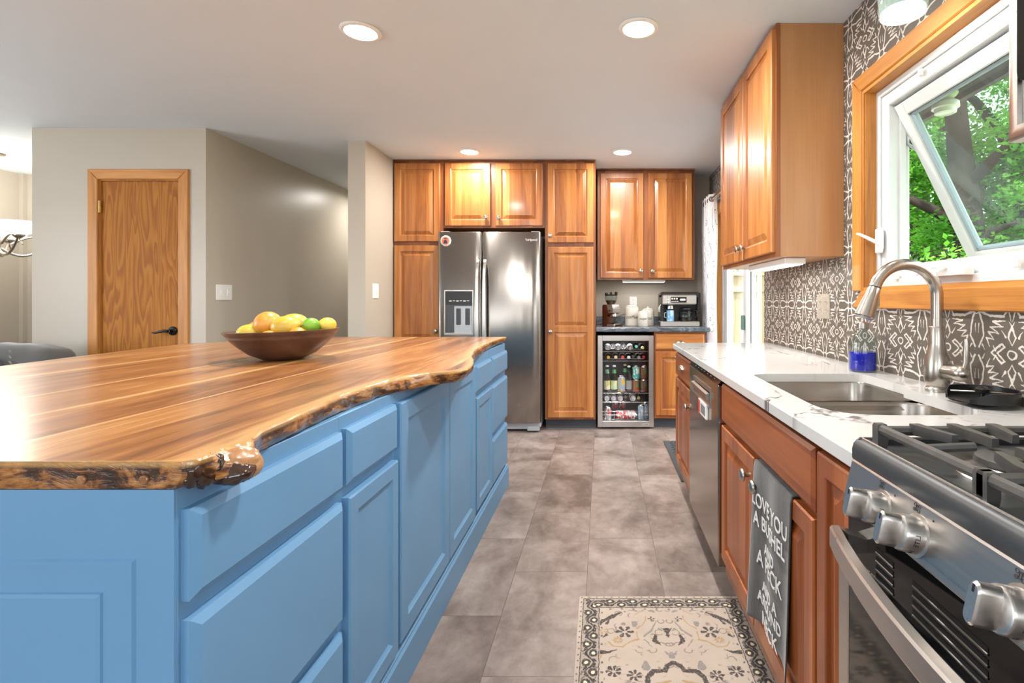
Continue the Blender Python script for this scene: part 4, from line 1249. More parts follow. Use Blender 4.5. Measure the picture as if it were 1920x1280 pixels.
for body, z, sz in (('LOVE YOU', .585, .058), ('A BUSHEL', .530, .056), ('AND', .468, .045), ('A PECK', .425, .060), ('AND A', .355, .042), ('AROUND', .315, .044), ('NECK', .262, .052)):
    text('lettering', body, sz, lambda u, v, w, z=z: (tow(1.412 - u, z + v - u * .0) - .0038 - w, 1.412 - u, z + v), M['print'], tw, .0004, .98, bold=.0006)

# ---------------------------------------------------------------- rugs
def rug_mat():
    m = bpy.data.materials.new('floral_rug'); g = G(m); X, Y, Z = g.sep(g.pos())
    nz = g.noise(g.comb(X, Y, 0), 60.0, 3); nz2 = g.noise(g.comb(X + 3.0, Y, 4.0), 60.0, 3); nz3 = g.noise(g.comb(X, Y, 9.0), 170.0, 3)
    xs = (X - .230).abs() + (nz - .5) * .009
    t = (0.5 - (1.532 - Y).abs()) + (nz2 - .5) * .009
    p = g.comb(xs, t)
    S = lambda a, b, r0=.0018, r1=None: g.seg(p, a, b, r0, r1)
    dark, grey, gold = Acc(), Acc(), Acc()
    def flower(c, r, arr, hole=True, n=6):
        d = None
        for k in range(n):
            a = 2 * PI * k / n
            q = S((c[0] + .35 * r * math.cos(a), c[1] + .35 * r * math.sin(a)), (c[0] + r * .85 * math.cos(a), c[1] + r * .85 * math.sin(a)), r * .12, r * .24)
            d = q if d is None else d.min(q)
        if hole: d = d.max(g.ell(p, c, r * .16, r * .16) * -1.0)
        arr += (lambda: d)
    flower((.149, .221), .030, dark); flower((.193, .414), .024, dark, n=7); flower((.128, .431), .022, dark, n=7); flower((.049, .146), .012, dark, n=4)
    dark += [lambda: S((0, .232), (0, .212), .004, .012), lambda: S((.004, .214), (.018, .200), .006, .001), lambda: S((.002, .240), (0, .250), .006, .001),
             lambda: S((.043, .240), (.048, .268), .004, .009), lambda: S((.048, .268), (.030, .290), .009, .002),
             lambda: S((.231, .326), (.205, .326), .010, .005), lambda: S((.205, .326), (.180, .312), .005, .001), lambda: S((.214, .237), (.225, .250), .007, .002)]
    # corner spandrels and the medallion outline
    dark += [lambda: S((.250, .190), (.226, .160), .010, .007), lambda: S((.226, .160), (.187, .130), .007, .010), lambda: S((.187, .130), (.160, .110), .008, .004), lambda: S((.212, .175), (.20, .150), .006, .002)]
    dark += [lambda: S((.0, .374), (.022, .390), .008, .008), lambda: S((.022, .390), (.030, .412), .008, .007), lambda: S((.030, .412), (.068, .414), .007, .009), lambda: S((.068, .414), (.088, .440), .009, .008), lambda: S((.088, .44), (.092, .50), .008, .008)]
    grey += [lambda: S((.089, .372), (.089, .395), .006, .015), lambda: S((.111, .172), (.111, .186), .010, .008), lambda: S((.111, .172), (.100, .162), .004, .001), lambda: S((.111, .172), (.122, .162), .004, .001),
             lambda: S((0, .345), (0, .330), .012, .006), lambda: S((.012, .335), (.020, .320), .005, .001), lambda: S((.043, .186), (.032, .160), .003, .0015), lambda: S((.043, .186), (.055, .215), .003, .004), lambda: S((.055, .215), (.083, .245), .004, .004),
             lambda: S((.083, .262), (.06, .30), .0025, .0012), lambda: S((.028, .205), (.018, .215), .005, .002), lambda: S((.10, .10), (.125, .090), .004, .007), lambda: S((.035, .105), (.05, .095), .004, .007), lambda: S((.075, .095), (.06, .085), .002, .006)]
    gold += [lambda: S((.069, .130), (.069, .153), .0018), lambda: S((.069, .153), (.085, .185), .0018), lambda: S((.085, .185), (.105, .202), .0018, .0035), lambda: S((.207, .274), (.190, .296), .0028), lambda: S((.190, .296), (.160, .300), .0028),
             lambda: S((.160, .300), (.130, .272), .0028), lambda: S((.130, .272), (.105, .262), .003, .005), lambda: S((.106, .222), (.105, .258), .003, .001), lambda: S((.075, .10), (.11, .122), .0015), lambda: S((.06, .470), (.02, .455), .008, .004), lambda: S((.235, .345), (.24, .37), .006, .002)]
    flower((.174, .265), .017, gold, n=8); flower((.225, .215), .018, gold, n=5)
    # border: scrolling vine with blossoms, running along both the sides and the ends
    e1, e2 = xs * -1.0 + .3175, t
    side = e1.lt(e2)
    e = e1.min(e2); s = side * t + (side * -1.0 + 1.0) * xs
    per = .088
    ph = (s / per).frac()
    wv = (ph * (2 * PI)).sin()
    bp = g.comb((ph - .5) * per, e)
    B = lambda a, b, r0, r1=None: g.seg(bp, a, b, r0, r1)
    vine = (e - .049 - wv * .013).abs() - .0042
    inb = (e - .022).max(e * -1.0 + .078)     # negative outside the band
    bl = Acc(); bl += [lambda: vine, lambda: g.ell(bp, (-.022, .038), .0125, .0105).abs() - .0042, lambda: g.ell(bp, (.022, .060), .0125, .0105).abs() - .0042, lambda: B((.0, .036), (.012, .030), .006, .002), lambda: B((-.004, .062), (-.018, .068), .006, .002), lambda: B((.030, .036), (.038, .042), .005, .002), lambda: B((-.034, .062), (-.028, .070), .005, .002)]
    band = e.gt(.019) * e.lt(.078)
    border_dark = bl.d.step(.0008, -.0008) * band
    lines = ((e - .018).abs() - .0014).min((e - .0785).abs() - .0016).step(.0006, -.0006)
    dots = union([g.ell(bp, (-.022, .088), .005, .004), g.ell(bp, (.022, .088), .005, .004), g.ell(bp, (-.03, .010), .004, .003), g.ell(bp, (.0, .010), .004, .003), g.ell(bp, (.03, .010), .004, .003)]).step(.0006, -.0006) * .8
    field = e.gt(.0935)
    D = (dark.d + (nz3 - .5) * .009).step(.001, -.001) * e.gt(.082)
    GR = (grey.d + (nz3 - .5) * .006).step(.001, -.001) * field
    GO = (gold.d + (nz3 - .5) * .004).step(.001, -.001) * e.gt(.082)
    c = g.mix(g.noise(g.comb(X, Y, 2.0), 9.0, 4), (162, 149, 137), (186, 172, 159))
    gblob = union([g.ell(bp, (-.022, .038), .008, .006), g.ell(bp, (.022, .060), .008, .006)]).step(.001, -.001) * band
    c = g.mix(band * .40, c, (128, 122, 116))
    vr = g.voro(g.comb(xs, t, 0), 26.0); ring = (vr - .36).abs().step(.07, .03) * g.noise(g.comb(xs, t, 1.0), 16.0, 2).step(.48, .56)
    c = g.mix(ring * field * .75, c, (112, 103, 99))
    spk = g.noise(g.comb(X, Y, 3.0), 75.0, 2).step(.56, .62) * band
    c = g.mix(spk * .75, c, (70, 64, 62))
    c = g.mix(gblob * .9, c, (222, 206, 176))
    c = g.mix(GO * .75, c, (160, 128, 78)); c = g.mix(GR * .8, c, (122, 118, 116)); c = g.mix(D * .92, c, (62, 57, 56))
    c = g.mix(border_dark.max(lines).max(dots) * .92, c, (58, 54, 54))
    # worn pile
    wear = g.noise(g.comb(X, Y, 6.0), 150.0, 3).step(.50, .75) * .5
    g.color(g.mix(wear, c, (178, 165, 151))); g.set(rough=.95, spec=.1)
    g.bump(g.noise(g.comb(X * 1.0, Y * 1.6, 0), 420.0, 2), .4, .0015)
    return m
rug = MB().box(-.0875, .5475, 1.034, 2.030, .0005, .007, .002).build('floral_rug', rug_mat(), smooth=0)
tag(rug, 'cream floral rug with dark border on the floor before the sink cabinet', 'rug')
mb = MB(); mb.box(.513, 1.05, 3.32, 4.28, .0005, .006, .002)
for k in range(30):
    y = 3.36 + .03 * k
    for q in range(15):
        x = .555 + .033 * q + (.012 if k % 2 else 0); mb.box(x, x + .022, y, y + .010, .006, .010)
dm = mb.build('door_mat', M['rubber'], smooth=0)
tag(dm, 'grey ribbed rubber mat on the floor in front of the patio door', 'mat')
# ---------------------------------------------------------------- back wall: tall cherry cabinets round the fridge
BF = 4.66
PB = FY(BF)
def back_unit(label, x0, x1, z0, z1, toe=False, y1=5.305, yf=BF, name='tall_cabinet'):
    t = thing(name, label, 'cabinet', ((x0 + x1) / 2, (yf + y1) / 2, 0 if toe else z0))
    mb = MB(); mb.box(x0 + .0005, x1 - .0005, yf, y1, z0, z1, .001); mb.build('body', M['carcass'], t, smooth=0)
    if toe: MB().box(x0 + .001, x1 - .001, yf + .075, y1, 0, z0 - .0005).build('toe_kick', M['shadowgap'], t, smooth=0)
    return t
def bdoor(t, x0, x1, z0, z1, kn=None, rails=(), yf=BF, st=.052, m=None):
    P = FY(yf); mb = MB(); raised_front(mb, P, x0, x1, z0, z1, .020, st, rails)
    d = mb.build('door', m or M['cherry'], t, smooth=0)
    if kn: knob(P, kn[0], kn[1], .020, M['nickel'], d)
    return d
t = back_unit('tall cherry cabinet left of the fridge against the wall stub', -1.878, -1.426, .095, 2.428, True)
bdoor(t, -1.868, -1.456, 1.70, 2.405); bdoor(t, -1.868, -1.456, .115, 1.665, (-1.490, .895), (.80,))
t = back_unit('short cherry cabinet with two doors over the fridge', -1.426, -.512, 1.825, 2.428, name='over_fridge_cabinet')
bdoor(t, -1.412, -1.002, 1.842, 2.405, (-1.040, 1.915)); bdoor(t, -.956, -.532, 1.842, 2.405, (-.925, 1.91))
t = back_unit('tall cherry pantry cabinet between the fridge and the glass-door cooler', -.512, -.055, .095, 2.428, True)
bdoor(t, -.484, -.074, 1.69, 2.405, (-.462, 1.75)); bdoor(t, -.484, -.074, .115, 1.652, (-.462, .89), (.91,))
mb = MB(); mb.box(-1.878, -.055, BF - .012, BF + .008, 2.4285, 2.4395); struct(mb, 'trim_2', M['carcass'], smooth=0)

# ---------------------------------------------------------------- fridge
fr = thing('refrigerator', 'stainless side-by-side refrigerator with ice dispenser', 'refrigerator', (-.97, 4.95, 0))
FX0, FX1, FSP, FT = -1.446, -.540, -1.058, 1.775
MB().box(FX0 + .024, FX1 - .004, 4.628, 5.28, .03, 1.755, .006).build('body', M['fridge_side'], fr)
DF = 4.555
def fdoor(x0, x1):
    mb = MB(); rr = []
    for z in (.085, .089, FT - .004, FT):
        i = .004 if z in (.085, FT) else 0
        ring = [(x0 + i, 4.622, z), (x0 + i, DF + .012, z), (x0 + .004 + i, DF + .004, z), (x0 + .012 + i, DF + i, z)]
        for k in range(1, 8): 
            f = k / 8; x = x0 + .012 + (x1 - x0 - .024) * f
            ring.append((x, DF - .003 * math.sin(PI * f) + i, z))
        ring += [(x1 - .012 - i, DF + i, z), (x1 - .004 - i, DF + .004, z), (x1 - i, DF + .012, z), (x1 - i, 4.622, z)]
        rr.append(ring)
    mb.rings(rr); return mb.build('door', M['steel_z'], fr, smooth=50)
dl = fdoor(FX0, FSP - .004); drr = fdoor(FSP + .004, FX1)
def fhandle(x, d):
    mb = MB(); rr = []
    for k in range(17):
        f = k / 16; z = .62 + .90 * f; bow = .050 * (1 - (2 * f - 1) ** 6) + .004; w = .022 - .006 * f
        rr.append([(x - w, DF - bow, z), (x - w * .7, DF - bow - .012, z), (x + w * .7, DF - bow - .012, z), (x + w, DF - bow, z), (x + w * .7, DF - bow + .010, z), (x - w * .7, DF - bow + .010, z)])
    mb.rings(rr)
    for z in (.62, 1.50): mb.box(x - .014, x + .014, DF - .03, DF + .002, z, z + .03, .003)
    return mb.build('door_handle', M['steel_x'], d, smooth=40)
fhandle(-1.088, dl); fhandle(-1.026, drr)
# ice and water dispenser
mb = MB(); P = FY(DF - .0025)
mb.nest(P, -1.388, -1.128, .865, 1.262, [(0, 0), (0, .008), (.004, .010), (.010, .010), (.012, .004)], fill=False)
dsp = mb.build('dispenser_frame', M['steel_x'], dl, smooth=0)
MB().box(-1.377, -1.139, DF - .010, DF - .0026, 1.135, 1.25, .001).build('dispenser_panel', M['satin_black'], dsp, smooth=0)
mb = MB(); mb.box(-1.377, -1.139, DF - .0035, DF - .0026, .878, 1.135); mb.build('dispenser_recess', mat('dark_grey_recess', (66, 68, 70), .35), dsp, smooth=0)
mb = MB(); mb.box(-1.30, -1.145, DF - .0045, DF - .0034, .885, 1.12); mb.build('dispenser_back', M['fridge_side'], dsp, smooth=0)
mb = MB()
for x in (-1.262, -1.182): mb.box(x - .02, x + .02, DF - .012, DF - .004, .955, 1.10, .003)
mb.build('paddle', M['rubber'], dsp, smooth=0)
mb = MB()
for k in range(6): mb.box(-1.343 + .031 * k, -1.343 + .031 * k + .022, DF - .0106, DF - .0099, 1.160 + .004 * (k % 2), 1.170)
mb.build('dispenser_marking', M['print'], dsp, smooth=0)
MB().box(-1.377, -1.139, DF - .014, DF - .003, .874, .884, .001).build('drip_tray', M['steel_x'], dsp, smooth=0)
text('lettering', 'Whirlpool', .032, lambda u, v, w: (-.635 + u, DF - .0015 - w, 1.705 + v), M['print'], drr, .0006)
mb = MB(); mb.box(FX0 + .024, FX1 - .012, 4.60, 4.64, .022, .080, .003); mb.box(FX1 - .12, FX1 - .012, DF + .02, 4.64, .012, .052, .003); mb.build('kick_grille', M['fridge_side'], fr, smooth=0)
mb = MB()
for x in (FX0 + .06, FX1 - .05):
    for y in (4.63, 5.22): mb.lathe([(.02, 0), (.02, .032)], (x, y, 0), 12)
mb.build('foot', M['black'], fr)
mb = MB()
for x in (FX0 + .05, FX1 - .05): mb.box(x - .04, x + .04, 4.60, 4.72, 1.7555, 1.785, .004)
mb.build('hinge_cover', M['fridge_side'], fr, smooth=0)
mg = thing('fridge_magnet', 'round orange bottle-cap magnet with a dark figure on the fridge door', 'magnet', (-1.375, 4.545, 1.695))
mb = MB(); n = 42
ring = lambda r, y, a: [(-1.375 + (r + a * math.cos(21 * 2 * PI * j / n)) * math.cos(2 * PI * j / n), y, 1.695 + (r + a * math.cos(21 * 2 * PI * j / n)) * math.sin(2 * PI * j / n)) for j in range(n)]
mb.rings([ring(.047, DF - .0030, .003), ring(.046, DF - .006, .003), ring(.038, DF - .012, 0), ring(.036, DF - .012, 0)]); mb.build('cap', M['white'], mg, smooth=0)
mb = MB(); mb.lathe([(.035, 0), (.035, .001)], (-1.375, DF - .012, 1.695), 32, '-y'); mb.build('face', mat('orange_print', (214, 118, 84), .5), mg)
mb = MB(); mb.ball((-1.375, DF - .0135, 1.688), .016, .002, .016); mb.box(-1.392, -1.358, DF - .0145, DF - .0125, 1.672, 1.682); mb.box(-1.390, -1.360, DF - .0145, DF - .0125, 1.712, 1.719); mb.build('figure', mat('dark_blue_print', (50, 44, 70), .5), mg)

# ---------------------------------------------------------------- coffee corner: base cabinet, worktop, wall cabinet
t = back_unit('low cherry base cabinet with drawer and door, right of the glass-door cooler', .478, .945, .095, .884, True, yf=4.70, name='base_cabinet')
P = FY(4.70); mb = MB(); slab_front(mb, P, .492, .932, .725, .862, .02, .010, .007); d = mb.build('drawer_front', M['cherry_x'], t, smooth=0)
cup_pull(P, .712, .79, .02, M['nickel'], d)
d = bdoor(t, .492, .932, .125, .705, None, yf=4.70); knob(P, .68, .655, .020, M['nickel'], d)
mb = MB(); mb.box(-.052, .985, 4.665, 5.31, .885, .924, .006); wt = mb.build('laminate_worktop', M['laminate'], smooth=0)
tag(wt, 'dark slate laminate worktop of the coffee corner', 'worktop')
MB().box(-.052, .985, 5.288, 5.309, .9242, 1.005, .003).build('splashback', M['laminate'], wt, smooth=0)
t = back_unit('cherry wall cabinet with two doors above the coffee corner', -.040, .898, 1.368, 2.425, yf=4.98, name='wall_cabinet')
bdoor(t, -.012, .404, 1.385, 2.395, (.376, 1.452), yf=4.98); bdoor(t, .450, .870, 1.385, 2.395, (.487, 1.450), yf=4.98)
mb = MB(); mb.box(-.040, .898, 4.965, 4.985, 2.4255, 2.4395); struct(mb, 'trim_3', M['carcass'], smooth=0)
mb = MB(); mb.box(.20, .62, 5.02, 5.10, 1.348, 1.3675, .003)
ul = tag(mb.build('under_cabinet_light', M['white']), 'white strip light under the cabinet above the coffee machine', 'light')
MB().box(.21, .61, 5.028, 5.092, 1.345, 1.3485).build('lens', M['strip'], ul)
light('strip_glow', 'AREA', (.41, 5.06, 1.340), (0, 0, 0), 0.9, (1, .97, .92), .4, .06)

# glass-door cooler
CX0, CX1, CYF = -.036, .474, 4.69
co = thing('beverage_cooler', 'stainless glass-door drinks cooler full of cans and bottles', 'cooler', (.22, 4.97, 0))
mb = MB(); y0, y1, zb, zt = 4.735, 5.25, .022, .852
mb.box(CX0, CX0 + .03, y0, y1, zb, zt); mb.box(CX1 - .03, CX1, y0, y1, zb, zt); mb.box(CX0 + .03, CX1 - .03, y0, y1, zb, zb + .035); mb.box(CX0 + .03, CX1 - .03, y0, y1, zt - .05, zt)
mb.box(CX0 + .03, CX1 - .03, y1 - .03, y1, zb + .035, zt - .05); mb.box(CX0 + .03, CX1 - .03, 4.93, y1 - .03, zb + .035, .128)
mb.build('body', noisy('dark_cooler_lining', (58, 55, 55), .5, amt=.08), co, smooth=0)
mb = MB(); P = FY(CYF)
w = .043
for (u0, u1, v0, v1) in ((CX0, CX0 + w, .018, .852), (CX1 - w, CX1, .018, .852), (CX0 + w, CX1 - w, .018, .072), (CX0 + w, CX1 - w, .802, .852)):
    mb.box(u0, u1, CYF, 4.733, v0, v1, .002)
dr = mb.build('door', M['steel_x'], co, smooth=0)
MB().box(CX0 + w, CX1 - w, 4.708, 4.716, .072, .802).build('door_glass', M['glass'], dr, smooth=0)
mb = MB(); mb.box(.372, .432, CYF - .0015, CYF + .001, .034, .050); bd = mb.build('badge', M['fridge_side'], dr, smooth=0)
text('lettering', 'NewAir', .015, lambda u, v, w: (.402 + u, CYF - .0018 - w, .042 + v), M['ink'], bd, .0002)
mb = MB()
for x in (CX0 + .04, CX1 - .04):
    for y in (4.76, 5.2): mb.lathe([(.015, 0), (.015, .024)], (x, y, 0), 10)
mb.build('foot', M['black'], co)
SH = (.700, .610, .312, .228)
for k, z in enumerate(SH):
    mb = MB(); xa, xb = CX0 + .032, CX1 - .032
    mb.tube([(xa, 4.775, z), (xb, 4.775, z)], .003, 6); mb.tube([(xa, 5.20, z), (xb, 5.20, z)], .003, 6)
    for i in range(26):
        x = xa + .008 + (xb - xa - .016) * i / 25; mb.tube([(x, 4.775, z), (x, 5.20, z)], .0016, 5)
    if k < 3: mb.tube([(xa + .06, 4.774, z), (xa + .06, 4.774, z + .020), (xb - .055, 4.774, z + .020), (xb - .055, 4.774, z)], .0024, 6)
    mb.build('wire_shelf', M['chrome'], co)
mb = MB(); xa, xb = CX0 + .032, CX1 - .032
for z in (.075, .115, .148): mb.tube([(xa, 4.752, z), (xb, 4.752, z)], .0017, 6)
for i in range(12): x = xa + (xb - xa) * i / 11; mb.tube([(x, 4.752, .066), (x, 4.752, .15)], .0015, 5)
mb.build('wire_basket', M['chrome'], co)
light('cooler_light', 'AREA', (.22, 4.80, .795), (R(20), 0, 0), 0.7, (.95, .98, 1), .36, .04)

# drinks
def lab(name, c1, c2=None, kind=0):
    m = bpy.data.materials.new(name); g = G(m); x, y, z = g.sep(g.obj())
    if c2:
        n = g.noise(g.comb(x * 30.0, y * 30.0, z * 22.0), 1.0, 2)
        g.color(g.mix(n.step(.46, .54), c1, c2))
    else: g.color(c1)
    g.set(rough=.35, metal=.1); return m
CANTOP = M['chrome']
def can(loc, m, label, lying=False, r=.033, h=.122, group='drinks in the glass-door cooler'):
    x, y, z = loc
    t = thing('drink_can', label, 'can', (x, y, z), group)
    prof_b = [(r * .8, 0), (r, .008), (r, h - .012)]; prof_t = [(r, h - .0118), (r * .86, h - .001), (r * .84, h), (r * .8, h - .004), (.001, h - .005)]
    if lying:       # end towards the viewer
        c = (x, y + h, z + r); ax = '-y'
    else: c = (x, y, z); ax = 'z'
    MB().lathe(prof_b, c, 20, ax, True, False).build('can_body', m, t)
    tp = MB().lathe(prof_t, c, 20, ax, False, True).build('can_end', CANTOP, t)
    mb = MB()
    if lying: mb.box(x - .008, x + .008, y + .0025, y + .0052, z + r - .012, z + r + .008, .001)
    else: mb.box(x - .008, x + .008, y - .012, y + .008, z + h - .0048, z + h - .002, .001)
    mb.build('pull_tab', M['fridge_side'], tp, smooth=0)
    return t
def bottle(loc, gm, lm, cm, label, lying=False, h=.235, r=.0305, neck=None, group='drinks in the glass-door cooler'):
    x, y, z = loc
    t = thing('drink_bottle', label, 'bottle', (x, y, z), group)
    k = h / .235
    prof = [(r * .9, 0), (r, .006), (r, .125 * k), (r * .85, .145 * k), (r * .5, .175 * k), (.0135, .200 * k), (.0125, .222 * k), (.014, .226 * k), (.013, h - .001)]
    if lying: c = (x, y + h + .006, z + r); ax = '-y'
    else: c = (x, y, z); ax = 'z'
    MB().lathe(prof, c, 20, ax).build('bottle_glass', gm, t)
    MB().lathe([(r + .0006, .025 * k), (r + .0006, .105 * k)], c, 20, ax, False, False).build('bottle_label', lm, t)
    if neck: MB().lathe([(.021 * r / .0305, .168 * k), (.0146, .202 * k)], c, 18, ax, False, False).build('neck_label', neck, t)
    MB().lathe([(.0155, h - .010), (.0155, h - .002), (.013, h + .003), (.001, h + .004)], c, 20, ax, True, True).build('bottle_cap', cm, t)
    return t
cs = lab('silver_can', (196, 198, 200)); cred = lab('red_white_can', (206, 48, 50), (236, 226, 224)); corange = lab('orange_green_can', (176, 74, 36), (64, 130, 92))
cteal = lab('teal_white_can', (60, 176, 168), (234, 232, 214)); cblue = lab('pale_blue_can', (150, 180, 206), (216, 224, 228)); cyel = lab('blue_yellow_can', (150, 176, 214), (226, 190, 84)); cbrown = lab('brown_green_can', (112, 66, 48), (92, 110, 80)); csr = lab('silver_red_can', (190, 192, 196), (200, 70, 66))
ly = lab('cream_yellow_label', (236, 230, 190), (214, 204, 110)); lg = lab('pale_green_label', (196, 226, 180), (232, 230, 170)); lgr = lab('green_label', (70, 150, 84)); lw = lab('plain_label', (200, 204, 204)); lwh = lab('white_green_label', (226, 230, 222), (98, 160, 110))
caps = {k: lab(k + '_cap', v) for k, v in dict(yellow=(226, 170, 60), cream=(232, 214, 160), red=(222, 70, 54), white=(228, 228, 228), dark=(72, 76, 82), crimson=(160, 44, 48), pale=(222, 214, 160), teal=(90, 160, 140), grey=(130, 128, 126), gold=(196, 176, 110)).items()}
z = SH[0] + .0035
for x, lb in ((.056, 'silver can lying end-on at the left of the cooler top shelf'), (.153, 'silver can lying end-on in the middle of the cooler top shelf'), (.265, 'silver can lying end-on right of centre on the cooler top shelf')):
    can((x, 4.78, z), cs, lb, True, r=.030)
can((.106, 4.92, z), cbrown, 'dull brown can end set back between the silver cans on the cooler top shelf', True, r=.030)
can((.208, 4.92, z), cs, 'silver can end set back behind the middle can of the cooler top shelf', True, r=.030)
bottle((.329, 4.88, z), M['glass_green'], lgr, caps['teal'], 'green bottle lying with teal cap forward on the cooler top shelf', True, .20, .028)
bottle((.381, 4.79, z), M['glass_brown'], lw, caps['pale'], 'bottle lying with pale cap forward at the right end of the cooler top shelf', True, .23, .026)
z = SH[1] + .0035
for x, cp, y in ((.062, 'yellow', 4.79), (.132, 'cream', 4.80), (.196, 'red', 4.79), (.252, 'white', 4.775), (.296, 'dark', 4.85), (.346, 'grey', 4.78), (.392, 'crimson', 4.80)):
    bottle((x, y, z), M['glass_brown'], lw, caps[cp], 'bottle lying with %s cap forward on the second shelf of the cooler' % cp, True, .21, .0265)
z = SH[2] + .0035
bottle((.052, 4.82, z), M['glass_green'], ly, caps['white'], 'green bottle with cream and yellow label standing at the left of the cooler', h=.245, neck=lwh)
bottle((.118, 4.82, z), M['glass_green'], lg, caps['white'], 'green bottle with pale green label standing second from the left in the cooler', h=.245, neck=lgr)
can((.184, 4.82, z), cyel, 'tall blue and yellow can standing among the bottles in the cooler', r=.036, h=.150)
bottle((.222, 4.90, z), M['glass_green'], lgr, caps['gold'], 'dark bottle with green neck label behind the tall can in the cooler', h=.245, neck=lgr)
bottle((.256, 4.83, z), M['glass_clear'], lab('faint_label', (150, 150, 152)), caps['white'], 'clear bottle with dark drink right of the tall can in the cooler', h=.24)
a = can((.322, 4.82, z), corange, 'orange and green can at the bottom of the nearer can stack in the cooler')
b = can((.394, 4.82, z), cbrown, 'brown can at the bottom of the right-hand can stack in the cooler')
can((.322, 4.82, z + .1225), cteal, 'teal and white can on top of the orange and green one in the cooler')
can((.394, 4.825, z + .1225), cbrown, 'brown and green can on top of the right-hand stack in the cooler')
z = SH[3] + .0035
for x, lb in ((.050, 'first from the left'), (.112, 'second from the left'), (.173, 'third from the left')):
    can((x, 4.78, z), cs, 'silver can lying end-on, %s on the low cooler shelf' % lb, True, r=.029)
can((.290, 4.775, z), cs, 'silver can lying end-on, alone right of centre on the low cooler shelf', True, r=.031)
bottle((.226, 4.86, z), M['glass_brown'], lw, caps['grey'], 'bottle lying with grey cap forward on the low cooler shelf', True, .21, .0265)
bottle((.346, 4.82, z), M['glass_brown'], lw, caps['gold'], 'bottle lying with gold cap forward on the low cooler shelf', True, .21, .0265)
z = .0575
can((.058, 4.81, z), csr, 'silver can with red streaks standing in the bottom left of the cooler')
can((.128, 5.0, .1285), cred, 'red and white can standing at the back of the cooler bottom, left one', h=.096, r=.031)
can((.203, 5.0, .1285), cred, 'red and white can standing at the back of the cooler bottom, right one', h=.096, r=.031)
t = thing('drink_can', 'large red and white can lying on its side in the cooler bottom', 'can', (.235, 4.83, z), 'drinks in the glass-door cooler')
MB().lathe([(.036, -.095), (.042, -.088), (.042, .080)], (.230, 4.825, z + .0422), 24, 'x', True, False).build('can_body', cred, t)
MB().lathe([(.042, .0802), (.037, .098), (.036, .1), (.034, .096), (.001, .095)], (.230, 4.825, z + .0422), 24, 'x', False, True).build('can_end', CANTOP, t)
can((.368, 4.80, z), cblue, 'slim pale blue can standing front right in the cooler bottom', r=.030, h=.145)
can((.408, 4.87, z), cblue, 'slim pale blue can half hidden behind another in the cooler bottom', r=.030, h=.152)

# ---------------------------------------------------------------- things on the coffee corner worktop
ZT_ = .9245
gx, gy = .098, 4.93
gr = thing('coffee_grinder', 'coppery steel coffee grinder with glass bean hopper', 'coffee grinder', (gx, gy, ZT_))
copper = noisy('coppery_steel', (136, 98, 80), .24, 1.0, amt=.08)
mb = MB(); prof = [(-.075, .0), (.085, 0), (.085, .016), (-.005, .03), (-.012, .10), (-.012, .11), (.050, .125), (.054, .165), (.040, .205), (-.065, .205), (-.075, .19)]
mb.rings([[(gx + a, y, ZT_ + z) for a, z in prof] for y in (gy - .052, gy + .06)]); mb.build('body', copper, gr, smooth=0)
mb = MB(); mb.rings([[(gx + .0505, y, ZT_ + .128), (gx + .056, y, ZT_ + .166), (gx + .042, y, ZT_ + .2055), (gx - .02, y, ZT_ + .2055), (gx - .0, y, ZT_ + .128)] for y in (gy - .056, gy + .058)]); fp = mb.build('front_panel', M['steel_x'], gr, smooth=0)
MB().box(gx + .004, gx + .044, gy - .058, gy - .0555, ZT_ + .166, ZT_ + .190).build('display', mat('grey_lcd', (104, 110, 110), .2), fp, smooth=0)
mb = MB(); mb.lathe([(.008, 0), (.008, .006)], (gx + .014, gy - .056, ZT_ + .148), 14, '-y'); mb.lathe([(.004, 0), (.004, .004)], (gx + .034, gy - .056, ZT_ + .148), 10, '-y'); mb.build('button', M['black'], fp)
mb = MB(); mb.lathe([(.030, .205), (.034, .210), (.055, .245), (.060, .262), (.060, .288), (.058, .292)], (gx - .01, gy, ZT_), 28); mb.build('hopper', M['glass_clear'], gr)
mb = MB(); mb.lathe([(.034, .2055), (.052, .240), (.050, .246), (.001, .25)], (gx - .01, gy, ZT_), 24); mb.build('coffee_beans', noisy('coffee_beans', (50, 30, 22), .5, amt=.5, sc=90), gr)
mb = MB(); mb.lathe([(.061, .290), (.062, .298), (.052, .303), (.045, .302), (.001, .300)], (gx - .01, gy, ZT_), 28); mb.lathe([(.012, .302), (.012, .322), (.008, .326)], (gx - .01, gy, ZT_), 14)
mb.box(gx + .040, gx + .062, gy - .012, gy + .012, ZT_ + .292, ZT_ + .328, .004); mb.box(gx - .078, gx - .055, gy - .012, gy + .012, ZT_ + .288, ZT_ + .320, .004); mb.build('hopper_lid', M['black'], gr)
mb = MB(); mb.lathe([(.024, .022), (.026, .025), (.026, .088), (.029, .092)], (gx + .030, gy - .01, ZT_), 22); mb.build('grounds_jar', M['glass_clear'], gr)
mb = MB(); mb.lathe([(.030, .093), (.030, .112), (.02, .124)], (gx + .030, gy - .01, ZT_), 22); mb.build('jar_lid', M['steel_x'], gr)
mb = MB(); mb.box(gx - .005, gx + .082, gy - .075, gy - .052, ZT_ + .0005, ZT_ + .022, .004); mb.box(gx + .012, gx + .078, gy - .056, gy + .04, ZT_ + .0165, ZT_ + .0215, .002); mb.build('tray', M['steel_x'], gr, smooth=0)
ga = R(-38)
def unrot(p):
    d = Matrix.Rotation(-ga, 3, 'Z') @ Vector((p[0] - gx, p[1] - gy, 0)); return (gx + d.x, gy + d.y, p[2])
cd = MB().tube([unrot(p) for p in ((gx + .02, gy + .06, ZT_ + .06), (gx + .07, gy + .12, ZT_ + .09), (gx + .14, 5.16, ZT_ + .11), (.30, 5.25, ZT_ + .15), (.322, 5.29, 1.135))], .003, 8).build('power_cord', M['black'], gr)
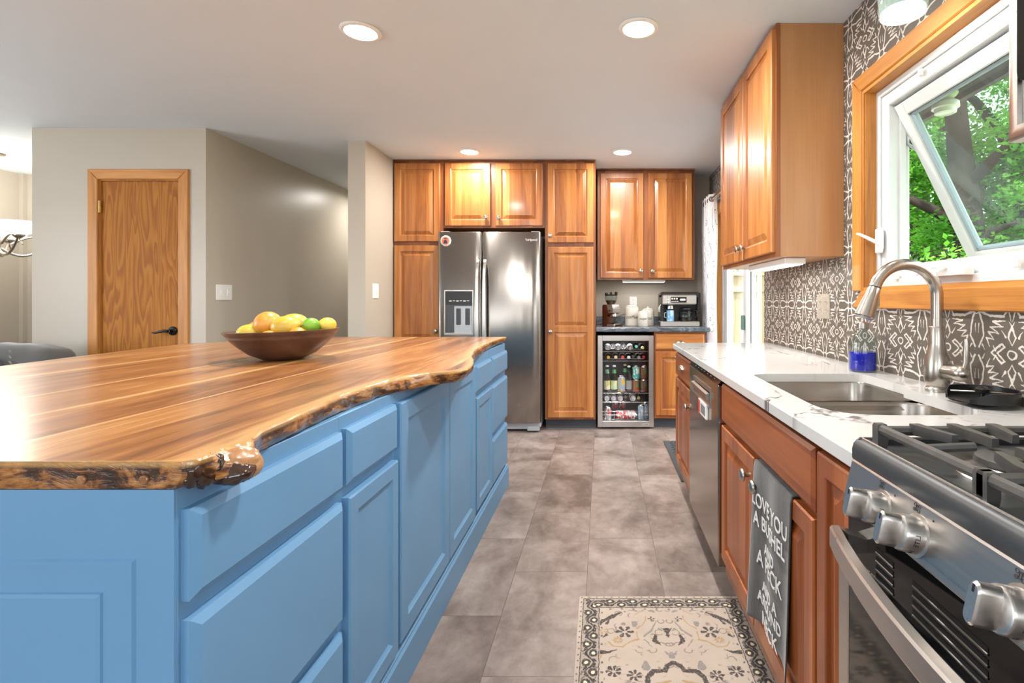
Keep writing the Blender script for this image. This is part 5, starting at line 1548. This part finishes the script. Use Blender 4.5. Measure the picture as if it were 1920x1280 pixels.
gr.rotation_euler = (0, 0, ga)

def canister(x, y, r, h, label, word, wz, ws):
    t = thing('canister', label, 'canister', (x, y, ZT_), 'white canisters on the coffee corner')
    MB().lathe([(r * .93, 0), (r, .006), (r * 1.01, h * .5), (r, h * .80), (r * .95, h * .83), (r * .88, h * .85)], (x, y, ZT_), 36).build('jar', M['ceramic'], t)
    mb = MB(); mb.lathe([(r * .90, h * .852), (r * .93, h * .87), (r * .88, h * .872), (r * .70, h * .90), (r * .40, h * .925), (r * .18, h * .938), (r * .16, h * .955), (r * .21, h * .975), (r * .13, h), (.001, h)], (x, y, ZT_), 32)
    mb.build('lid', M['ceramic'], t)
    def CPn(u, v, w):
        a = u / (r * 1.012); q = r * 1.012 + w + .0004
        return (x + q * math.sin(a), y - q * math.cos(a), ZT_ + wz + v)
    text('lettering', word, ws, CPn, M['ink'], t, .0003, 1.25, .25)
    return t
canister(.292, 5.00, .066, .215, 'tallest white canister lettered coffee, left of the other two', 'coffee', .085, .042)
canister(.392, 4.885, .049, .158, 'smallest white canister lettered sugar, standing in front', 'sugar', .075, .030)
canister(.452, 5.02, .058, .182, 'middle-sized white canister lettered tea, behind the small one', 'tea', .075, .040)

# coffee machine
kx0, kx1, ky0, ky1 = .565, .925, 4.86, 5.16
cm = thing('coffee_maker', 'black and steel coffee machine with glass carafe at the right of the corner worktop', 'coffee machine', ((kx0 + kx1) / 2, 5.0, ZT_))
mb = MB(); mb.box(kx0, kx1, 5.04, ky1, ZT_, ZT_ + .31, .008); mb.box(kx0, kx0 + .022, ky0 + .03, 5.04, ZT_ + .045, ZT_ + .30, .004); mb.box(kx0, kx1, ky0 + .02, 5.04, ZT_ + .27, ZT_ + .325, .008); mb.box(kx1 - .012, kx1 + .02, ky0 + .06, ky1, ZT_ + .12, ZT_ + .32, .006)
mb.build('body', M['black'], cm, smooth=0)
MB().box(kx0 - .012, kx1 - .005, ky0 - .02, 5.04, ZT_ + .0005, ZT_ + .048, .005).build('base', M['steel_x'], cm, smooth=0)
hp = MB().box(kx0 + .004, kx1 - .03, ky0 - .005, ky0 + .06, ZT_ + .205, ZT_ + .300, .010).build('front_panel', M['steel_x'], cm, smooth=0)
MB().box(kx0 + .085, kx0 + .235, ky0 - .008, ky0 - .004, ZT_ + .225, ZT_ + .278, .001).build('display', M['gloss_black'], hp, smooth=0)
mb = MB()
for i in range(3): mb.box(kx0 + .092 + .022 * i, kx0 + .106 + .022 * i, ky0 - .0092, ky0 - .0078, ZT_ + .254, ZT_ + .268)
for i in range(4): mb.box(kx0 + .092 + .018 * i, kx0 + .103 + .018 * i, ky0 - .0092, ky0 - .0078, ZT_ + .233, ZT_ + .240)
mb.prism(rounded([(kx0 + .172, ZT_ + .243), (kx0 + .224, ZT_ + .243), (kx0 + .224, ZT_ + .262), (kx0 + .172, ZT_ + .262)], .009), lambda u, v, w: (u, ky0 - .0078 - w, v), 0, .0014)
mb.build('display_marking', M['print'], hp, smooth=0)
mb = MB()
for i in range(3): mb.lathe([(.009, 0), (.009, .004), (.006, .006)], (kx0 + .058, ky0 - .004, ZT_ + .225 + .026 * i), 14, '-y')
mb.build('button', M['chrome'], hp)
mb = MB(); mb.lathe([(.012, 0), (.014, .010), (.014, .05)], (kx0 - .014, ky0 + .05, ZT_ + .135), 12); mb.tube([(kx0 - .014, ky0 + .05, ZT_ + .185), (kx0 - .004, ky0 + .05, ZT_ + .20), (kx0 + .01, ky0 + .05, ZT_ + .20)], .007, 8); mb.build('steam_wand', M['steel_x'], cm)
mb = MB(); mb.lathe([(.036, .165), (.036, .195), (.030, .205)], (kx0 + .090, 4.93, ZT_), 22); mb.box(kx0 + .082, kx0 + .098, 4.85, 4.90, ZT_ + .172, ZT_ + .188, .004); mb.build('brew_head', M['steel_x'], cm)
ccx = kx0 + .245
mb = MB(); mb.lathe([(.060, .050), (.066, .056), (.070, .085), (.066, .13), (.054, .155), (.056, .16)], (ccx, 4.945, ZT_), 28); ca = mb.build('carafe', M['glass_clear'], cm)
mb = MB(); mb.lathe([(.057, .1605), (.055, .172), (.03, .180), (.001, .18)], (ccx, 4.945, ZT_), 28); mb.lathe([(.0675, .125), (.0685, .130), (.0675, .135)], (ccx, 4.945, ZT_), 28, cap0=False, cap1=False); mb.tube([(ccx + .062, 4.93, ZT_ + .15), (ccx + .098, 4.91, ZT_ + .148), (ccx + .102, 4.91, ZT_ + .10), (ccx + .075, 4.93, ZT_ + .075)], .009, 10); mb.build('carafe_lid', M['black'], ca)
MB().lathe([(.058, .0525), (.063, .058), (.0665, .083), (.001, .083)], (ccx, 4.945, ZT_), 28).build('coffee', mat('black_coffee', (30, 18, 12), .1), ca)
MB().lathe([(.062, .0482), (.062, .0518)], (ccx, 4.945, ZT_), 24).build('hot_plate', M['black'], cm)
tn_ = thing('blue_tin', 'pale blue lettered mug standing under the brew head of the coffee machine', 'mug', (kx0 + .09, 4.93, ZT_ + .0485))
MB().lathe([(.034, 0), (.036, .004), (.036, .100), (.034, .103), (.032, .100)], (kx0 + .09, 4.93, ZT_ + .0485), 26).build('body', lab('blue_white_print', (116, 172, 220), (176, 210, 236)), tn_)
MB().tube([(kx0 + .054, 4.93, ZT_ + .13), (kx0 + .036, 4.93, ZT_ + .125), (kx0 + .036, 4.93, ZT_ + .085), (kx0 + .054, 4.93, ZT_ + .078)], .004, 8).build('handle', M['white'], tn_)
# ---------------------------------------------------------------- switches and sockets
def plate(P, u, v, w, h, m, label, name, gang, outlet=False, g0=None):
    t = thing(name, label, 'outlet' if outlet else 'switch', P(u, v - h / 2, 0))
    mb = MB(); mb.prism(rounded([(u - w / 2, v - h / 2), (u + w / 2, v - h / 2), (u + w / 2, v + h / 2), (u - w / 2, v + h / 2)], .006, 3), P, .0004, .006, .002); mb.build('cover_plate', m, t, smooth=0)
    for i in range(gang):
        uu = u + (i - (gang - 1) / 2) * w / gang * .92
        mb = MB()
        if outlet:
            for dv in (.020, -.020):
                mb.prism([(uu + .015 * math.cos(k * PI / 6), v + dv + .013 * math.sin(k * PI / 6)) for k in range(12)], P, .0062, .0075)
            s = mb.build('socket', m, t, smooth=0)
            mb = MB()
            for dv in (.020, -.020):
                for du in (-.006, .006): mb.nest(P, uu + du - .001, uu + du + .001, v + dv - .001, v + dv + .007, [(0, .0074), (0, .0079)])
            mb.build('slot', M['ink'], s, smooth=0)
        else:
            mb.nest(P, uu - .011, uu + .011, v - .028, v + .028, [(0, .006), (0, .0075), (.002, .0085)])
            mb.nest(P, uu - .005, uu + .005, v - .004, v + .010, [(0, .0085), (.001, .014)], back=False)
            mb.build('toggle', m, t, smooth=0)
    return t
plate(GX(-2.916), 3.98, 1.232, .165, .118, M['white'], 'wide white switch plate on the hallway wall beside the oak door', 'light_switch', 2)
plate(GX(-1.881), 4.285, 1.248, .105, .122, M['white'], 'white switch plate on the narrow wall stub left of the tall cabinets', 'light_switch', 1)
plate(FY(5.31), .325, 1.150, .075, .118, M['white'], 'white outlet on the wall behind the canisters', 'wall_outlet', 1, True)
plate(FX(WX), 2.572, 1.140, .145, .122, noisy('patterned_cover', (150, 141, 130), .4, amt=.2, sc=70), 'taupe cover plate with switch and outlet on the patterned wallpaper', 'wall_outlet', 2, True)

# ---------------------------------------------------------------- bowl of fruit on the slab
bx, by, bz = -1.247, 2.02, .9405
bw = thing('fruit_bowl', 'wide dark wooden bowl full of citrus and mangoes on the slab', 'bowl', (bx, by, bz))
mb = MB(); rot = Matrix.Rotation(R(1.6), 3, 'Y')
prof = [(.055, 0), (.085, .003), (.135, .024), (.178, .055), (.207, .082), (.214, .090), (.2135, .092), (.222, .100), (.230, .1085), (.231, .113), (.226, .114), (.215, .107), (.19, .078), (.14, .038), (.08, .014), (.001, .011)]
n = 48; rr = []
for r, h in prof:
    ring = []; r *= .845
    for j in range(n):
        a = 2 * PI * j / n; k = 1 + .012 * math.sin(2 * a + 1)
        hh = h + (-.004 * math.cos(a) * 0 + (r * math.cos(a)) * .028 * (h / .11))
        ring.append((bx + r * k * math.cos(a), by + r * math.sin(a), bz + hh))
    rr.append(ring)
mb.rings(rr)
mb.build('bowl', wood('dark_bowl_wood', [(56, 35, 26), (86, 58, 45), (102, 71, 56), (124, 90, 72)], 'X', boards=0, rough=.36, coat=.25, contrast=.8), bw, smooth=60)
def fruit_mat(name, a, b, c, sc=9.0, rough=.35, bump=.15):
    m = bpy.data.materials.new(name); g = G(m); o = g.obj()
    g.color(g.ramp(g.noise(o, sc * 2, 3, .55, .4), [(.3, a), (.5, b), (.72, c)])); g.set(rough=rough, sss=.05)
    g.bump(g.noise(o, 420.0, 2), bump, .0008); return m
FM = dict(orange=fruit_mat('orange_peel', (208, 132, 44), (216, 148, 56), (222, 164, 74)), mango=fruit_mat('yellow_mango_skin', (190, 152, 44), (204, 168, 58), (212, 172, 76)),
          lemon=fruit_mat('lemon_peel', (200, 176, 58), (212, 184, 66), (220, 190, 88)), lime=fruit_mat('lime_peel', (88, 138, 26), (116, 164, 38), (146, 186, 64)))
def fruit(kind, m, x, y, z, rx, ry, rz, label, yaw=0, nipple=0, dimple=False):
    t = thing(kind, label, 'fruit', (x, y, z - rz), 'fruit in the wooden bowl')
    ro = Matrix.Rotation(yaw, 3, 'Z'); mb = MB(); rr = []
    n, q = 26, 18
    for i in range(q + 1):
        a = -PI / 2 + PI * i / q; ring = []
        k = max(math.cos(a), 1e-4); s = math.sin(a)
        ext = nipple * max(0, abs(s) - .88) * 6
        for j in range(n):
            b = 2 * PI * j / n
            p = Vector((rx * (s + math.copysign(ext, s)), ry * k * math.cos(b), rz * k * math.sin(b)))
            if dimple and s > .97: p.x -= .004
            ring.append(Vector((x, y, z)) + ro @ p)
        rr.append(ring)
    mb.rings(rr); mb.build('skin', m, t, smooth=80)
    st = Vector((x, y, z)) + ro @ Vector((rx * (1 + nipple * .6) - .0015 - (.004 if dimple else 0), 0, 0)); d = ro @ Vector((1, 0, 0))
    MB().lathe([(.0045, 0), (.004, .002), (.0015, .0025)], st, 10, d=d).build('stem_scar', mat('stem_brown', (120, 104, 50), .7), t)
fruit('orange', FM['orange'], -1.293, 2.00, 1.079, .049, .048, .048, 'big round orange fruit on top at the left of the bowl', R(60), dimple=True)
fruit('mango', FM['mango'], -1.205, 1.97, 1.070, .053, .042, .041, 'yellow mango lying in the middle of the bowl front', R(10))
fruit('mango', FM['mango'], -1.249, 2.095, 1.076, .053, .042, .041, 'yellow mango half hidden behind the middle of the bowl', R(20))
fruit('lime', FM['lime'], -1.118, 1.985, 1.074, .033, .029, .029, 'single bright green lime on top of the fruit', R(250), nipple=.14)
fruit('lemon', FM['lemon'], -1.085, 2.04, 1.072, .036, .031, .031, 'pale lemon at the right end of the bowl pointing its tip forward', R(255), nipple=.14)
fruit('lemon', FM['lemon'], -1.356, 1.985, 1.045, .042, .034, .033, 'greenish yellow lemon at the left front edge of the bowl', R(15), nipple=.12)
fruit('orange', FM['orange'], -1.380, 2.062, 1.052, .035, .034, .034, 'orange peeping out behind the left lemon', R(120), dimple=True)
fruit('orange', FM['orange'], -1.240, 1.925, 1.022, .037, .036, .036, 'orange low at the front of the bowl under the big one', R(200), dimple=True)
fruit('orange', FM['orange'], -1.146, 1.950, 1.034, .037, .035, .035, 'orange low at the front of the bowl right of the mango', R(280), dimple=True)
fruit('lemon', FM['lemon'], -1.140, 2.02, 1.022, .034, .029, .029, 'lemon low at the right of the bowl under the lime', R(330), nipple=.12)
fruit('orange', FM['orange'], -1.275, 2.045, 1.0, .043, .042, .042, 'orange at the bottom of the pile, covered by other fruit', R(30), dimple=True)
fruit('orange', FM['orange'], -1.182, 2.055, 1.003, .042, .041, .041, 'orange buried under the mangoes near the middle', R(30), dimple=True)
fruit('orange', FM['orange'], -1.330, 1.985, 1.0, .034, .033, .033, 'small orange buried under the left lemon', R(30), dimple=True)

# ---------------------------------------------------------------- recessed ceiling lights
def downlight(x, y, label, e):
    t = thing('recessed_light', label, 'ceiling light', (x, y, CZ - .014), 'recessed ceiling lights')
    MB().lathe([(.072, -.0005), (.090, -.0005), (.092, -.004), (.088, -.009), (.074, -.012), (.072, -.010)], (x, y, CZ), 40, cap0=False, cap1=False).build('trim_ring', M['white'], t, smooth=60)
    MB().lathe([(.0725, -.0085), (.0725, -.0105), (.060, -.0125), (.001, -.013)], (x, y, CZ), 40).build('lens', M['led'], t, smooth=60)
    l = light('recessed_glow', 'AREA', (x, y, CZ - .016), (0, 0, 0), e, (1.0, .965, .92), .14, shape='DISK'); l.parent = t; l.location = (0, 0, -.002)
DL = 25.0
downlight(-1.135, 2.43, 'lit recessed light in the ceiling above the island, near left one', DL)
downlight(.172, 2.40, 'lit recessed light in the ceiling above the aisle, near right one', DL)
downlight(-1.125, 4.39, 'lit recessed light in the ceiling before the fridge cabinets', 17)
downlight(.178, 4.40, 'lit recessed light in the ceiling before the coffee corner', 18)

downlight(-1.135, 1.0, 'recessed fill light added in the ceiling over the near end of the island, out of frame', 8)  # added lamp outside the view, to light the slab
downlight(.172, 1.0, 'recessed fill light added in the ceiling over the near end of the aisle, out of frame', 17)  # added lamp, placed to light the island's side but not its end
hl = thing('hall_light', 'flush ceiling light at the back of the hallway', 'ceiling light', (-2.47, 5.95, CZ - .06))
MB().lathe([(.12, -.0005), (.125, -.02), (.115, -.028)], (-2.47, 5.95, CZ), 30).build('rim', M['nickel'], hl)
MB().lathe([(.114, -.0285), (.09, -.055), (.04, -.065), (.001, -.066)], (-2.47, 5.95, CZ), 30).build('lamp_shade', M['shade'], hl)
light('hall_glow', 'AREA', (-2.47, 5.95, CZ - .07), (0, 0, 0), 11, (1, .96, .9), .2, shape='DISK')
# glass pendant over the sink
px_, py_ = .935, 1.60
pd = thing('pendant_light', 'small glass pendant lamp glowing over the sink window', 'pendant lamp', (px_, py_, 2.06))
MB().lathe([(.055, 2.425), (.06, 2.4395)], (px_, py_, 0), 24).build('canopy', M['nickel'], pd)
MB().tube([(px_, py_, 2.43), (px_, py_, 2.30)], .005, 8).build('rod', M['nickel'], pd)
MB().lathe([(.016, 2.262), (.024, 2.27), (.024, 2.305), (.012, 2.312)], (px_, py_, 0), 20).build('socket', M['nickel'], pd)
MB().lathe([(.064, 2.055), (.066, 2.06), (.073, 2.15), (.070, 2.21), (.050, 2.255), (.024, 2.272), (.022, 2.272), (.048, 2.252), (.067, 2.21), (.070, 2.15), (.063, 2.06)], (px_, py_, 0), 36, cap0=False, cap1=False).build('glass_shade', thin_glass('seeded_glass', (222, 238, 232), milky=.16, milkc=(240, 246, 242)), pd)
MB().lathe([(.062, 2.064), (.062, 2.068)], (px_, py_, 0), 32).build('diffuser', emit('lit_diffuser', (255, 252, 244), 1.6), pd)
l = light('pendant_glow', 'POINT', (px_, py_, 2.045), (0, 0, 0), 3.0, (1, .95, .88), .04)

# chandelier in the far left room
hx_, hy_, hz_ = -5.23, 4.45, 1.70
ch = thing('chandelier', 'brushed-metal chandelier with lit frosted bowl shades, cut by the left edge', 'chandelier', (hx_, hy_, 1.5))
MB().lathe([(.06, 2.425), (.065, 2.4395)], (hx_, hy_, 0), 20).build('canopy', M['nickel'], ch)
MB().lathe([(.012, 2.43), (.012, 1.75), (.03, 1.72), (.035, 1.66), (.02, 1.60), (.004, 1.56)], (hx_, hy_, 0), 18).build('stem', M['nickel'], ch)
for k in range(5):
    a = 2 * PI * k / 5 - R(18); d = Vector((math.cos(a), math.sin(a), 0)); c = Vector((hx_, hy_, 0))
    pts = []
    for i in range(13):
        f = i / 12; r = .03 + .30 * f; z = 1.62 - .075 * math.sin(PI * f * 1.0) + .09 * f * f
        pts.append(c + d * r + Vector((0, 0, z)))
    arm = MB().tube(pts, [.012 - .003 * (i / 12) for i in range(13)], 8).build('arm', M['nickel'], ch)
    pts = [c + d * (.09 + .30 * f) + Vector((0, 0, 1.66 + .085 * math.sin(PI * f) - .02 * f)) for f in [i / 12 for i in range(13)]]
    MB().tube(pts, [.010 * (1 - .5 * i / 12) for i in range(13)], 8).build('scroll', M['nickel'], arm)
    e = c + d * .33
    MB().lathe([(.012, 1.69), (.040, 1.715), (.042, 1.726)], e, 18).build('cup', M['nickel'], arm)
    MB().lathe([(.045, 1.728), (.100, 1.745), (.118, 1.775), (.124, 1.82), (.128, 1.835), (.124, 1.836), (.114, 1.78), (.096, 1.75), (.001, 1.733)], e, 30, cap1=False).build('lamp_shade', M['shade'], arm)
light('chandelier_glow', 'POINT', (hx_, hy_, 2.02), (0, 0, 0), 30, (1, .97, .93), .36)

# ---------------------------------------------------------------- grey recliner sofa behind the island
sofa_m = noisy('grey_plush', (84, 82, 80), .95, amt=.10, sc=9, bump=.25, bsc=160, sheen=.4)
so = thing('sofa', 'grey plush recliner sofa behind the island, only its back and arm showing', 'sofa', (-4.35, 3.22, 0))
MB().box(-5.10, -3.62, 2.86, 3.56, .04, .44, .05).build('base', sofa_m, so)
def cushion(name, c, sx, sy, sz, pw=.45, n=28, m=16, sag=0, wr=0.0):
    mb = MB(); rr = []
    def sg(v): return math.copysign(abs(v) ** pw, v)
    for i in range(m + 1):
        a = -PI / 2 + PI * i / m; ring = []
        for j in range(n):
            b = 2 * PI * j / n
            p = Vector((sx * sg(math.cos(a)) * sg(math.cos(b)), sy * sg(math.cos(a)) * sg(math.sin(b)), sz * sg(math.sin(a))))
            w = wr * mnoise.noise((p.x * 9, p.y * 14, p.z * 7 + c[0]))
            ring.append((c[0] + p.x * (1 + w), c[1] + p.y * (1 + w), c[2] + p.z * (1 + w) - sag * p.x))
        rr.append(ring)
    mb.rings(rr); return mb.build(name, sofa_m, so, smooth=80)
cushion('back_cushion', (-3.83, 3.40, .63), .315, .135, .255, .5, wr=.05, sag=.04)
cushion('back_cushion', (-4.50, 3.40, .62), .325, .135, .255, .5, wr=.05)
cushion('seat_cushion', (-3.98, 3.08, .47), .31, .24, .09, .4)
cushion('seat_cushion', (-4.62, 3.08, .47), .31, .24, .09, .4)
cushion('armrest', (-3.665, 3.12, .42), .095, .36, .23, .5, wr=.04)
cushion('armrest', (-5.06, 3.12, .42), .095, .36, .23, .5, wr=.04)
cushion('headrest', (-4.02, 3.23, .71), .24, .07, .115, .6, wr=.06)
mb = MB()
for x in (-5.0, -3.74):
    for y in (2.95, 3.48): mb.box(x - .03, x + .03, y - .03, y + .03, 0, .045)
mb.build('foot', M['black'], so, smooth=0)
mb = MB()
for k in range(9): mb.tube([(-3.72 - .004 * math.sin(k), 3.258 - .001 * k, .56 + .035 * k), (-3.74, 3.256, .575 + .035 * k)], .004, 5)
mb.build('gathered_seam', noisy('seam_grey', (134, 130, 124), .9), so)

# ---------------------------------------------------------------- curtain and rod at the patio door
rod = thing('curtain_rod', 'silver curtain rod over the patio door', 'curtain rod', (1.02, 4.3, 2.105))
MB().tube([(1.02, 5.13, 2.108), (1.02, 3.42, 2.108)], .0125, 14).build('rod', M['nickel'], rod)
mb = MB()
for y in (5.135, 3.415): mb.ball((1.02, y, 2.108), .02, n=14, m=8)
mb.build('finial', M['nickel'], rod)
mb = MB()
for y in (5.10, 3.46): mb.box(1.015, WX - .0005, y - .006, y + .006, 2.088, 2.094, .002); mb.box(WX - .006, WX - .0005, y - .015, y + .015, 2.06, 2.12, .002)
mb.build('bracket', M['nickel'], rod)
def curtain_mat():
    m = bpy.data.materials.new('white_branch_print_curtain'); g = G(m); x, y, z = g.sep(g.obj())
    at = g.n('ShaderNodeAttribute'); at.attribute_name = 'cloth_u'
    u = E(g.nt, at.outputs['Fac'])
    # trailing stems with small blossoms
    U = u + g.noise(g.comb(u * 6.0, z * 3.5, 0), 1.0, 2) * .16 + (z * 9.0).sin() * .02
    stem = ((U * 14.0).frac() - .5).abs().step(.035, .012)
    gap = g.noise(g.comb(u * 7.0, z * 4.0, 4.0), 1.0, 2).gt(.43)
    dn = g.voro(g.comb(u * 16.0, z * 9.0, 0), 1.0)
    bl = dn.step(.17, .13) * dn.step(.05, .08); loops = (dn - .34).abs().step(.035, .012) * g.noise(g.comb(u * 9.0, z * 9.0, 8.0), 1.0, 1).gt(.5)
    f = (stem * gap).max(bl).max(loops)
    c = g.mix(f * .75, (240, 240, 243), (112, 106, 116))
    g.color(c); g.set(rough=.9)
    tl = g.n('ShaderNodeBsdfTranslucent'); g.link(c, tl.inputs[0]); mx = g.n('ShaderNodeMixShader'); mx.inputs[0].default_value = .35
    g.link(g.bsdf.outputs[0], mx.inputs[1]); g.link(tl.outputs[0], mx.inputs[2]); g.link(mx.outputs[0], g.out.inputs[0])
    return m
mb = MB(); nu, nv = 110, 26; cu_ = []
for j in range(nv + 1):
    z = 2.155 - (2.155 - .03) * j / nv
    for i in range(nu + 1):
        f = i / nu; am = .036 + .006 * math.sin(j * .35)
        y = 4.735 + .375 * f + .012 * math.sin(j * .21 + f * 5) * (j / nv)
        x = 1.028 + am * math.sin(f * PI * 2 * 4.0 + .35 * math.sin(j * .16)) + .006 * math.sin(j * .5 + f * 11) * (j / nv)
        if y > 4.66 and z < 1.0: x = max(x, .992)
        mb.v.append((x, y, z)); cu_.append(f)
n = nu + 1
for j in range(nv):
    for i in range(nu): mb.f.append([j * n + i, j * n + i + 1, (j + 1) * n + i + 1, (j + 1) * n + i]); mb.mi.append(0)
cn = mb.build('curtain', curtain_mat(), smooth=80)
at = cn.data.attributes.new('cloth_u', 'FLOAT', 'POINT'); at.data.foreach_set('value', cu_)
tag(cn, 'white curtain with thin grey branch print bunched at the patio door', 'curtain')
mb = MB()
for i in range(4):
    mb.tube([(1.02 + .0 , 4.775 + .094 * i, 2.108) for _ in (0,)] * 0 + [(1.02 + .022 * math.cos(a), 4.78 + .094 * i, 2.108 + .022 * math.sin(a)) for a in [q * PI / 8 for q in range(16)]], .005, 6, closed=True)
mb.build('grommet', M['nickel'], cn)

# ---------------------------------------------------------------- outside
gm = noisy('lawn', (96, 128, 58), .95, amt=.3, sc=3)
gd = MB().box(1.3, 60, -30, 60, -.5, -.32).build('lawn', gm, smooth=0); tag(gd, 'lawn outside the kitchen', 'lawn', kind='structure')
st = MB().box(1.27, 4.6, 2.4, 8.5, -.32, -.06).build('patio', noisy('pale_concrete', (206, 200, 190), .9, amt=.05), smooth=0); tag(st, 'pale concrete patio outside the glass door', 'patio', kind='structure')
mb = MB(); mb.box(1.27, 1.93, -2, 7.5, 2.262, 2.30); mb.box(1.90, 1.935, -2, 7.5, 2.235, 2.46); mb.box(1.27, 1.90, -2, 7.5, 2.44, 2.46)
ev = mb.build('eave', noisy('dark_brown_soffit', (66, 54, 50), .7, amt=.1), smooth=0); ev['kind'] = 'structure'
fl = thing('flood_light', 'white round security light hanging from the dark eave outside the window', 'outdoor light', (1.80, 2.70, 2.12))
MB().lathe([(.055, 2.2618), (.058, 2.248), (.050, 2.236), (.030, 2.232), (.030, 2.222)], (1.80, 2.70, 0), 26).build('mount', M['white'], fl)
MB().lathe([(.035, 2.223), (.062, 2.20), (.064, 2.175), (.052, 2.172), (.050, 2.15), (.040, 2.145), (.036, 2.152), (.001, 2.156)], (1.80, 2.70, 0), 26).build('lamp_head', M['white'], fl)
fc_m = wood('weathered_fence', [(176, 150, 118), (206, 184, 152), (216, 196, 166), (228, 210, 184)], boards=.14, rough=.8, coat=0)
fe = thing('fence', 'beige board fence beyond the patio', 'fence', (4.2, 11.5, -.32))
MB().box(2.0, 6.4, 11.5, 11.54, -.25, 1.72).build('board_panel', fc_m, fe, smooth=0)
mb = MB(); mb.box(2.0, 6.4, 11.44, 11.5, 1.36, 1.48, .004); mb.box(1.98, 6.42, 11.42, 11.6, 1.72, 1.80, .004); mb.build('rail', fc_m, fe, smooth=0)
for x in (2.05, 3.5, 4.95, 6.35): MB().box(x - .05, x + .05, 11.40, 11.5, -.32, 1.9, .005).build('post', fc_m, fe, smooth=0)

random.seed(7)
def leaf_mat(name, a, b, c):
    m = bpy.data.materials.new(name); g = G(m)
    n = g.noise(g.pos(), .9, 3); w = g.noise(g.pos(), 9.0, 1)
    col = g.ramp(n * .6 + w * .4, [(.3, a), (.5, b), (.7, c)])
    g.color(col); g.set(rough=.5)
    tl = g.n('ShaderNodeBsdfTranslucent'); g.link(g.mul(col, 1.5), tl.inputs[0]); mx = g.n('ShaderNodeMixShader'); mx.inputs[0].default_value = .5
    g.link(g.bsdf.outputs[0], mx.inputs[1]); g.link(tl.outputs[0], mx.inputs[2]); g.link(mx.outputs[0], g.out.inputs[0])
    return m
lm1 = leaf_mat('maple_leaves', (60, 112, 36), (98, 156, 54), (152, 202, 90)); lm2 = leaf_mat('dark_leaves', (56, 108, 36), (92, 152, 54), (142, 196, 86))
barkm = noisy('tree_bark', (46, 37, 32), .95, amt=.35, sc=6, bump=.6, bsc=30, stretch=(1, 1, .3))
def tree(x, y, h, r, nl, lm, label, lean=(0, 0), low=.1, fork=True):
    t = thing('tree', label, 'tree', (x, y, -.32), 'trees beyond the lawn')
    mb = MB(); base = Vector((x, y, -.33)); pts = []
    for i in range(11):
        f = i / 10; pts.append(base + Vector((lean[0] * f + .18 * math.sin(f * 5 + x), lean[1] * f + .15 * math.cos(f * 4 + y), h * .8 * f)))
    mb.tube(pts, [.34 * (1 - .65 * i / 10) for i in range(11)], 10)
    tips = []
    for k in range(9):
        s = pts[3 + k % 7]; a = k * 2.4 + x; L = r * random.uniform(.6, 1.0)
        e = s + Vector((math.cos(a) * L, math.sin(a) * L, L * random.uniform(.3, .9))); m1 = (s + e) / 2 + Vector((0, 0, .25))
        mb.tube([s, m1, e], [.13, .08, .03], 7); tips += [e, m1]
    mb.build('trunk', barkm, t, smooth=60)
    mb = MB(); cl = []
    for k in range(64):
        a = random.uniform(0, 2 * PI); rr_ = r * math.sqrt(random.uniform(.02, 1.0)); z = random.uniform(low, 1.0) * h
        cl.append((Vector((x + lean[0] * z / h + rr_ * math.cos(a), y + lean[1] * z / h + rr_ * math.sin(a), z)), random.uniform(.35, .8)))
    for k in range(nl):
        c, q = random.choice(cl)
        d = Vector((random.gauss(0, 1), random.gauss(0, 1), random.gauss(0, .7))); d = d.normalized() * q * random.random() ** .45
        p = c + d; s = random.uniform(.04, .078)
        u = Vector((random.gauss(0, 1), random.gauss(0, 1), random.gauss(0, .5))).normalized(); v = u.cross(Vector((random.gauss(0, .6), random.gauss(0, .6), 1))).normalized()
        b = len(mb.v); mb.v += [tuple(p - u * s), tuple(p + v * s * .6 - u * s * .1), tuple(p + u * s), tuple(p - v * s * .6 + u * s * .05)]; mb.f.append([b, b + 1, b + 2, b + 3]); mb.mi.append(0)
    mb.build('foliage', lm, t, smooth=0, recalc=False)
tree(6.6, 9.6, 9.0, 2.1, 24000, lm1, 'leafy tree with a leaning dark trunk seen left of the open sash', (.3, 0))
tree(8.6, 10.4, 9.5, 2.4, 24000, lm2, 'dark trunked tree standing behind the open window sash')
tree(8.6, 13.5, 11.0, 3.0, 20000, lm1, 'taller tree further back between the nearer trunks', (-.4, 0), .05)
tree(12.5, 13.0, 11.0, 3.2, 14000, lm1, 'broad tree at the far right beyond the window', (.2, 0), .05)
tree(7.4, 17.5, 11.0, 3.4, 12000, lm2, 'distant tree closing the gap beyond the left end of the window', (0, 0), .03)
tree(12.0, 18.5, 12.0, 4.0, 14000, lm2, 'distant broad tree at the back of the lawn', (0, 0), .03)
